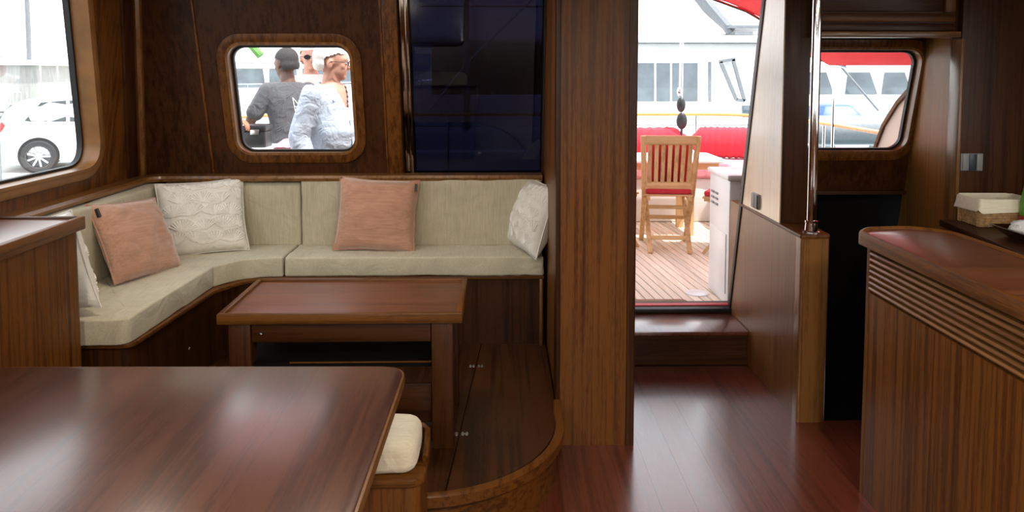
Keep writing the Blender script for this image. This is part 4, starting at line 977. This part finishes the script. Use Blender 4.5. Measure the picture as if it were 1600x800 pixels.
def hand(g, wrist, d, pn, side_, curl=.45):
    """palm plus five fingers; d along the hand, pn the palm-facing direction"""
    wrist, d, pn = V(wrist), V(d).normalized(), V(pn); pn = (pn - d * pn.dot(d)).normalized(); a = d.cross(pn).normalized() * side_
    rot = Matrix((d, a, pn)).transposed()
    g.ball(wrist + d * .05, (.055, .042, .016), rot); g.ball(wrist + d * .01, (.03, .03, .02), rot)
    for k, L_ in enumerate((.068, .078, .073, .058)):
        b = wrist + d * (.088 - .004 * abs(k - 1.2)) + a * (.034 - k * .0225); p = [b - d * .02, b]; ang = .12
        for f_ in (.45, .32, .23):
            ang += curl; p.append(p[-1] + (d * math.cos(ang) + pn * math.sin(ang)) * (L_ * f_ * 1.0))
        g.tube(p, [.0100, .0098, .0092, .0084, .0070], 8); g.ball(p[-1], (.007,) * 3, None, 8, 6)
    b = wrist + d * .030 + a * .034; p = [b - a * .015, b, b + (d * .7 + a * .7 + pn * .25).normalized() * .034, b + (d * .7 + a * .7 + pn * .25).normalized() * .034 + (d * .85 + a * .25 + pn * .4).normalized() * .03]
    g.tube(p, [.015, .013, .0105, .008], 8); g.ball(p[-1], (.008,) * 3, None, 8, 6)
TORSO = [(.86, .118, .168), (.94, .122, .172), (1.04, .112, .152), (1.14, .115, .158), (1.26, .124, .176), (1.36, .114, .186), (1.42, .088, .168), (1.465, .062, .095)]
def torso(g, inflate, belly=0, z_lo=.86, lean=0):
    rings = []
    for z, rx_, ry_ in TORSO:
        if z < z_lo: continue
        bx = belly * math.exp(-((z - 1.10) / .13) ** 2); lx = lean * max(0, z - .95)
        rings.append([(bx * .5 + lx + (rx_ + inflate + bx * .5) * math.cos(t), (ry_ + inflate + bx * .2) * math.sin(t), z) for t in [2 * PI * k / 28 for k in range(28)]])
    g.loft(rings)
def person(label, loc, rz, scale, skin, arms, head_yaw, head_pitch, shirt, shirt_mat, sleeve, trouser, hair, belly=0, lean=0, vcut=False, glasses=None, voxel=.0075, hs=1.0):
    """facing +X, left = +Y; arms = {side: (elbow, wrist, hand_dir, palm_normal)}"""
    b = G(); hx = lean * .55
    torso(b, 0, belly, lean=lean)
    for s_ in (-1, 1):
        limb(b, [(0, s_ * .09, .90), (.02, s_ * .10, .50), (-.01, s_ * .105, .09)], [.088, .058, .040])
        b.ball((.06, s_ * .108, .045), (.125, .045, .045)); b.ball((.0, s_ * .106, .06), (.05, .04, .05))
    for s_, (el, wr, hd, pn) in arms.items():
        sh = V((lean * .45, s_ * .178, 1.395)); limb(b, [sh, V(el), V(wr)], [.052, .043, .028]); hand(b, wr, hd, pn, s_)
    limb(b, [(hx * .9 - .012, 0, 1.43), (hx + .012, 0, 1.56)], [.064, .056])
    H = Matrix.Translation((hx, 0, 1.535)) @ Matrix.Rotation(head_yaw, 4, 'Z') @ Matrix.Rotation(head_pitch, 4, 'Y') @ Matrix.Translation((0, 0, .045)) @ Matrix.Scale(hs, 4) @ Matrix.Translation((0, 0, -.045))
    R3 = H.to_3x3()   # carries the head scale
    def hb(gg, c, r): gg.ball(H @ V(c), r, R3, 20, 14)
    hb(b, (-.012, 0, .098), (.098, .076, .092)); hb(b, (.028, 0, .035), (.066, .058, .068)); hb(b, (.066, 0, -.008), (.026, .028, .022)); hb(b, (.045, 0, .095), (.050, .060, .052))
    hb(b, (.098, 0, .052), (.018, .013, .016)); hb(b, (.090, 0, .075), (.012, .011, .026)); hb(b, (.074, 0, .102), (.022, .050, .011)); hb(b, (.082, 0, .018), (.014, .024, .008)); hb(b, (.078, 0, .006), (.013, .020, .007))
    for s_ in (-1, 1):
        hb(b, (-.010, s_ * .079, .062), (.020, .008, .033)); hb(b, (.058, s_ * .034, .055), (.024, .022, .022))
    body = remeshed(b, 'person', skin, None, voxel, 3)
    body.location = loc; body.rotation_euler = (0, 0, rz); body.scale = (scale,) * 3
    tag(body, label, 'person')
    c = G(); torso(c, .016, belly, .86, lean)
    for s_, (el, wr, hd, pn) in arms.items():
        sh = V((lean * .45, s_ * .172, 1.395)); el, wr = V(el), V(wr)
        if sleeve == 'long': limb(c, [sh, el, el.lerp(wr, .93)], [.080, .074, .056])
        else: limb(c, [sh, sh.lerp(el, .78)], [.072, .070])
        if sleeve != 'long': pass
    cut = None
    if vcut: cut = lambda p: (p.x > .02 and p.z > 1.29 and abs(p.y) < (p.z - 1.29) * .34) or (p.z > 1.462)
    sh_o = remeshed(c, shirt, shirt_mat, body, .011, 4, cut)
    if vcut:
        for s_ in (-1, 1):   # collar flaps lying round the neck and down to the opening
            pts = [(-.085 + hx * .8, s_ * .015, 1.475), (-.062 + hx * .8, s_ * .065, 1.474), (.0 + hx * .8, s_ * .092, 1.462), (.062 + hx * .8, s_ * .080, 1.430), (.112 + hx * .7, s_ * .062, 1.385)]
            outw = [(-.112, s_ * .018, 1.44), (-.088, s_ * .09, 1.435), (.0, s_ * .128, 1.418), (.085, s_ * .118, 1.385), (.125, s_ * .098, 1.352)]
            f_ = G(); A = [V(p) for p in pts]; O = [V((p[0] + hx * .8, p[1], p[2])) for p in outw]
            f_.loft([[a, o, o - V((0, 0, .008)), a - V((0, 0, .004))] for a, o in zip(A, O)])
            link('collar', f_.mesh('collar', 0, 2, 60), shirt_mat, sh_o)
        link('placket', G().bar((.142 + belly * .5, -.004, 1.22), (.140 + belly, -.004, .92), .03, .006, (1, 0, 0)).mesh('placket'), shirt_mat, sh_o)
    t = G()
    rings = [[((.122 + .014) * math.cos(a), (.172 + .012) * math.sin(a), z) for a in [2 * PI * k / 24 for k in range(24)]] for z in (.80, .88, .95)]; t.loft(rings)
    for s_ in (-1, 1): limb(t, [(0, s_ * .09, .88), (.02, s_ * .10, .50), (-.01, s_ * .105, .10)], [.105, .082, .066])
    remeshed(t, 'trousers', trouser, body, .012, 3)
    for s_ in (-1, 1):
        link('shoe', G().ball((.06, s_ * .108, .045), (.14, .054, .052)).mesh('shoe', 0, 2, 60), 'rope_dark', body)
    if hair:
        hm_, depth = hair; h = G(); hb(h, (-.020, 0, .108), (.099 + depth, .080 + depth, .090 + depth)); hb(h, (-.045, 0, .060), (.068 + depth, .074 + depth, .065))
        Hi = H.inverted()
        remeshed(h, 'hair', hm_, body, .008, 2, lambda p: (Hi @ p).z < .128 and (Hi @ p).x > -.042 + max(0, (Hi @ p).z - .095) * 2.2 or (Hi @ p).z < .015)
    for s_ in (-1, 1):
        q = H @ V((.079, s_ * .031, .078)); link('eye', G().ball(q, (.010, .011, .008), R3, 10, 6).mesh('eye', 0, 2, 60), 'gel_white', body)
    if glasses:
        gl = G(); ln_ = []
        for s_ in (-1, 1):
            ring = [H @ V((.108 - .010 * abs(math.cos(a)), s_ * .034 + .025 * math.cos(a), .078 + .018 * math.sin(a))) for a in [2 * PI * k / 16 for k in range(16)]]
            gl.tube(ring, .0022, 6, True); gl.tube([H @ V((.100, s_ * .060, .082)), H @ V((.06, s_ * .082, .082)), H @ V((-.005, s_ * .086, .078)), H @ V((-.02, s_ * .084, .062))], .0022, 6)
            if glasses == 'dark': ln_.append(ring)
        gl.tube([H @ V((.108, -.010, .084)), H @ V((.112, 0, .087)), H @ V((.108, .010, .084))], .002, 6)
        go = link('eyeglasses' if glasses != 'dark' else 'sunglasses', gl.mesh('eyeglasses', 0, 2, 60), 'plastic_black', body)
        for r_ in ln_: link('lens', G().extr(r_, R3 @ V((.002, 0, 0))).mesh('lens'), 'plastic_black', go)
    return body, sh_o, H
pw, _, _ = person('white-haired man in a pale blue open-necked shirt standing beyond the port window', (-1.06, 4.98, DZ), R_(-34), .925, 'skin_light',
    {1: ((-.03, .27, 1.12), (.10, .26, .90), (.4, -.1, -.9), (0, -1, 0)), -1: ((-.07, -.245, 1.10), (.02, -.225, .85), (.15, 0, -1), (0, 1, 0))},
    R_(44), R_(6), 'shirt', 'shirt_blue', 'long', 'trouser_navy', ('hair_white', .006), belly=.09, vcut=True, glasses='clear', hs=1.13)
pd, psd, _ = person('dark-haired man in a grey printed T-shirt seen from behind with his arm reaching forward', (-1.55, 5.86, DZ), R_(126), .925, 'skin_dark',
    {1: ((.10, .30, 1.17), (.27, .30, 1.02), (1, -.1, -.2), (0, 0, -1)), -1: ((.14, -.25, 1.12), (.36, -.14, 1.02), (1, .3, -.1), (0, 0, -1))},
    R_(14), R_(12), 'tshirt', 'tshirt_grey', 'short', 'trouser_navy', ('hair_dark', .003), lean=.16, hs=1.1)
# white sail-like print on the back of the T-shirt
pr_ = G()
def bk_(y, z):
    for i in range(len(TORSO) - 1):
        if TORSO[i][0] <= z <= TORSO[i + 1][0]:
            f_ = (z - TORSO[i][0]) / (TORSO[i + 1][0] - TORSO[i][0]); a = TORSO[i][1] + f_ * (TORSO[i + 1][1] - TORSO[i][1]); b_ = TORSO[i][2] + f_ * (TORSO[i + 1][2] - TORSO[i][2])
    a += .020; b_ += .020; return V((.16 * (z - .95) - a * math.sqrt(max(0, 1 - (y / b_) ** 2)), y, z))
for p in ([(.02, 1.34), (.01, 1.24), (.00, 1.14)], [(.02, 1.34), (-.05, 1.25), (-.09, 1.14)], [(.00, 1.14), (-.05, 1.13), (-.09, 1.14)], [(.012, 1.27), (-.02, 1.26), (-.04, 1.255)], [(.008, 1.20), (-.04, 1.19), (-.07, 1.19)], [(.03, 1.10), (-.03, 1.095), (-.10, 1.10)]):
    pr_.tube([bk_(*q) for q in p], .004, 4)
link('shirt_print', pr_.mesh('shirt_print'), 'gel_white', psd)
person('man in sunglasses behind the white-haired man', (-1.55, 6.48, DZ), R_(-82), .965, 'skin_light',
    {1: ((-.02, .25, 1.13), (.05, .25, .88), (.15, 0, -1), (0, -1, 0)), -1: ((-.02, -.25, 1.13), (.05, -.25, .88), (.15, 0, -1), (0, 1, 0))},
    R_(10), R_(2), 'shirt', 'white_cotton', 'short', 'trouser_navy', ('hair_white', .004), glasses='dark', hs=1.06)
person('person reaching a hand towards the black box, mostly hidden beside the port window', (-2.10, 5.45, DZ), R_(-12), .96, 'skin_tan',
    {1: ((.06, .26, 1.16), (.10, .22, .95), (.5, 0, -.8), (0, -1, 0)), -1: ((.15, -.25, 1.18), (.36, -.14, 1.155), (1, .15, -.2), (0, 0, -1))},
    R_(0), R_(8), 'shirt', 'tshirt_grey', 'short', 'trouser_navy', ('hair_dark', .004))
# cockpit console with the black box and a towel
cc = root('cockpit_console', (-1.55, 5.45, DZ), 'white cockpit console outside the port window under the black box', 'console')
B(G().box(-1.78, -1.33, 5.28, 5.62, DZ, 1.06), 'body', 'gel_white', cc, .02)
B(G().box(-1.80, -1.31, 5.26, 5.64, 1.06, 1.09), 'top', 'gel_white', cc, .01)
bb = root('black_box', (-1.66, 5.40, 1.09), 'black box with rounded lid standing on the white cockpit console', 'box')
B(G().prism(rrect(-1.745, -1.592, 5.31, 5.49, .02), 1.09, 1.20), 'box_body', 'plastic_black', bb, .008)
B(G().prism(rrect(-1.75, -1.587, 5.305, 5.495, .02), 1.20, 1.245), 'lid', 'plastic_black', bb, .012)
B(G().box(-1.69, -1.63, 5.298, 5.306, 1.18, 1.215), 'latch', 'steel_satin', bb, .002)
def tw(u, v): return V((-1.525 + .20 * u, 5.25 + .24 * v, 1.098 + .055 * math.sin(PI * u) ** .6 * math.sin(PI * v) ** .6 + .01 * noise.noise(V((u * 5, v * 5, 2)))))
g = G().grid(tw, 16, 16); g.grid(lambda u, v: V((tw(u, v).x, tw(u, v).y, 1.091)), 16, 16)
tag(B(g, 'towel', 'pink_seat', None, smooth=60), 'folded pink towel lying on the white cockpit console beside the black box', 'towel')

# grey inflatable dinghy slung astern
dg_ = root('inflatable_dinghy', (4.4, 9.4, .7), 'grey inflatable dinghy with a blue cover beyond the starboard rail', 'dinghy')
B(G().tube([(3.75, 9.1, .93), (4.6, 9.05, .93), (5.2, 9.2, .96), (5.5, 9.5, 1.0), (5.2, 9.8, .96), (4.6, 9.95, .93), (3.75, 9.9, .93)], .17, 12), 'tube', 'boat_grey', dg_)
B(G().prism([(3.8, 9.15), (5.1, 9.2), (5.3, 9.5), (5.1, 9.8), (3.8, 9.85)], .74, .80), 'floor', 'gel_grey', dg_)
B(G().loft([[(3.9, 9.15, 1.02), (4.5, 9.15, 1.02), (4.5, 9.85, 1.02), (3.9, 9.85, 1.02)], [(4.0, 9.3, 1.22), (4.35, 9.3, 1.22), (4.35, 9.7, 1.22), (4.0, 9.7, 1.22)]]), 'cover', 'boat_blue', dg_, .03)
for x in (3.85, 4.9): B(G().tube([(x, 9.5, -1.25), (x, 9.5, .76)], .04, 8), 'davit', 'chrome', dg_)
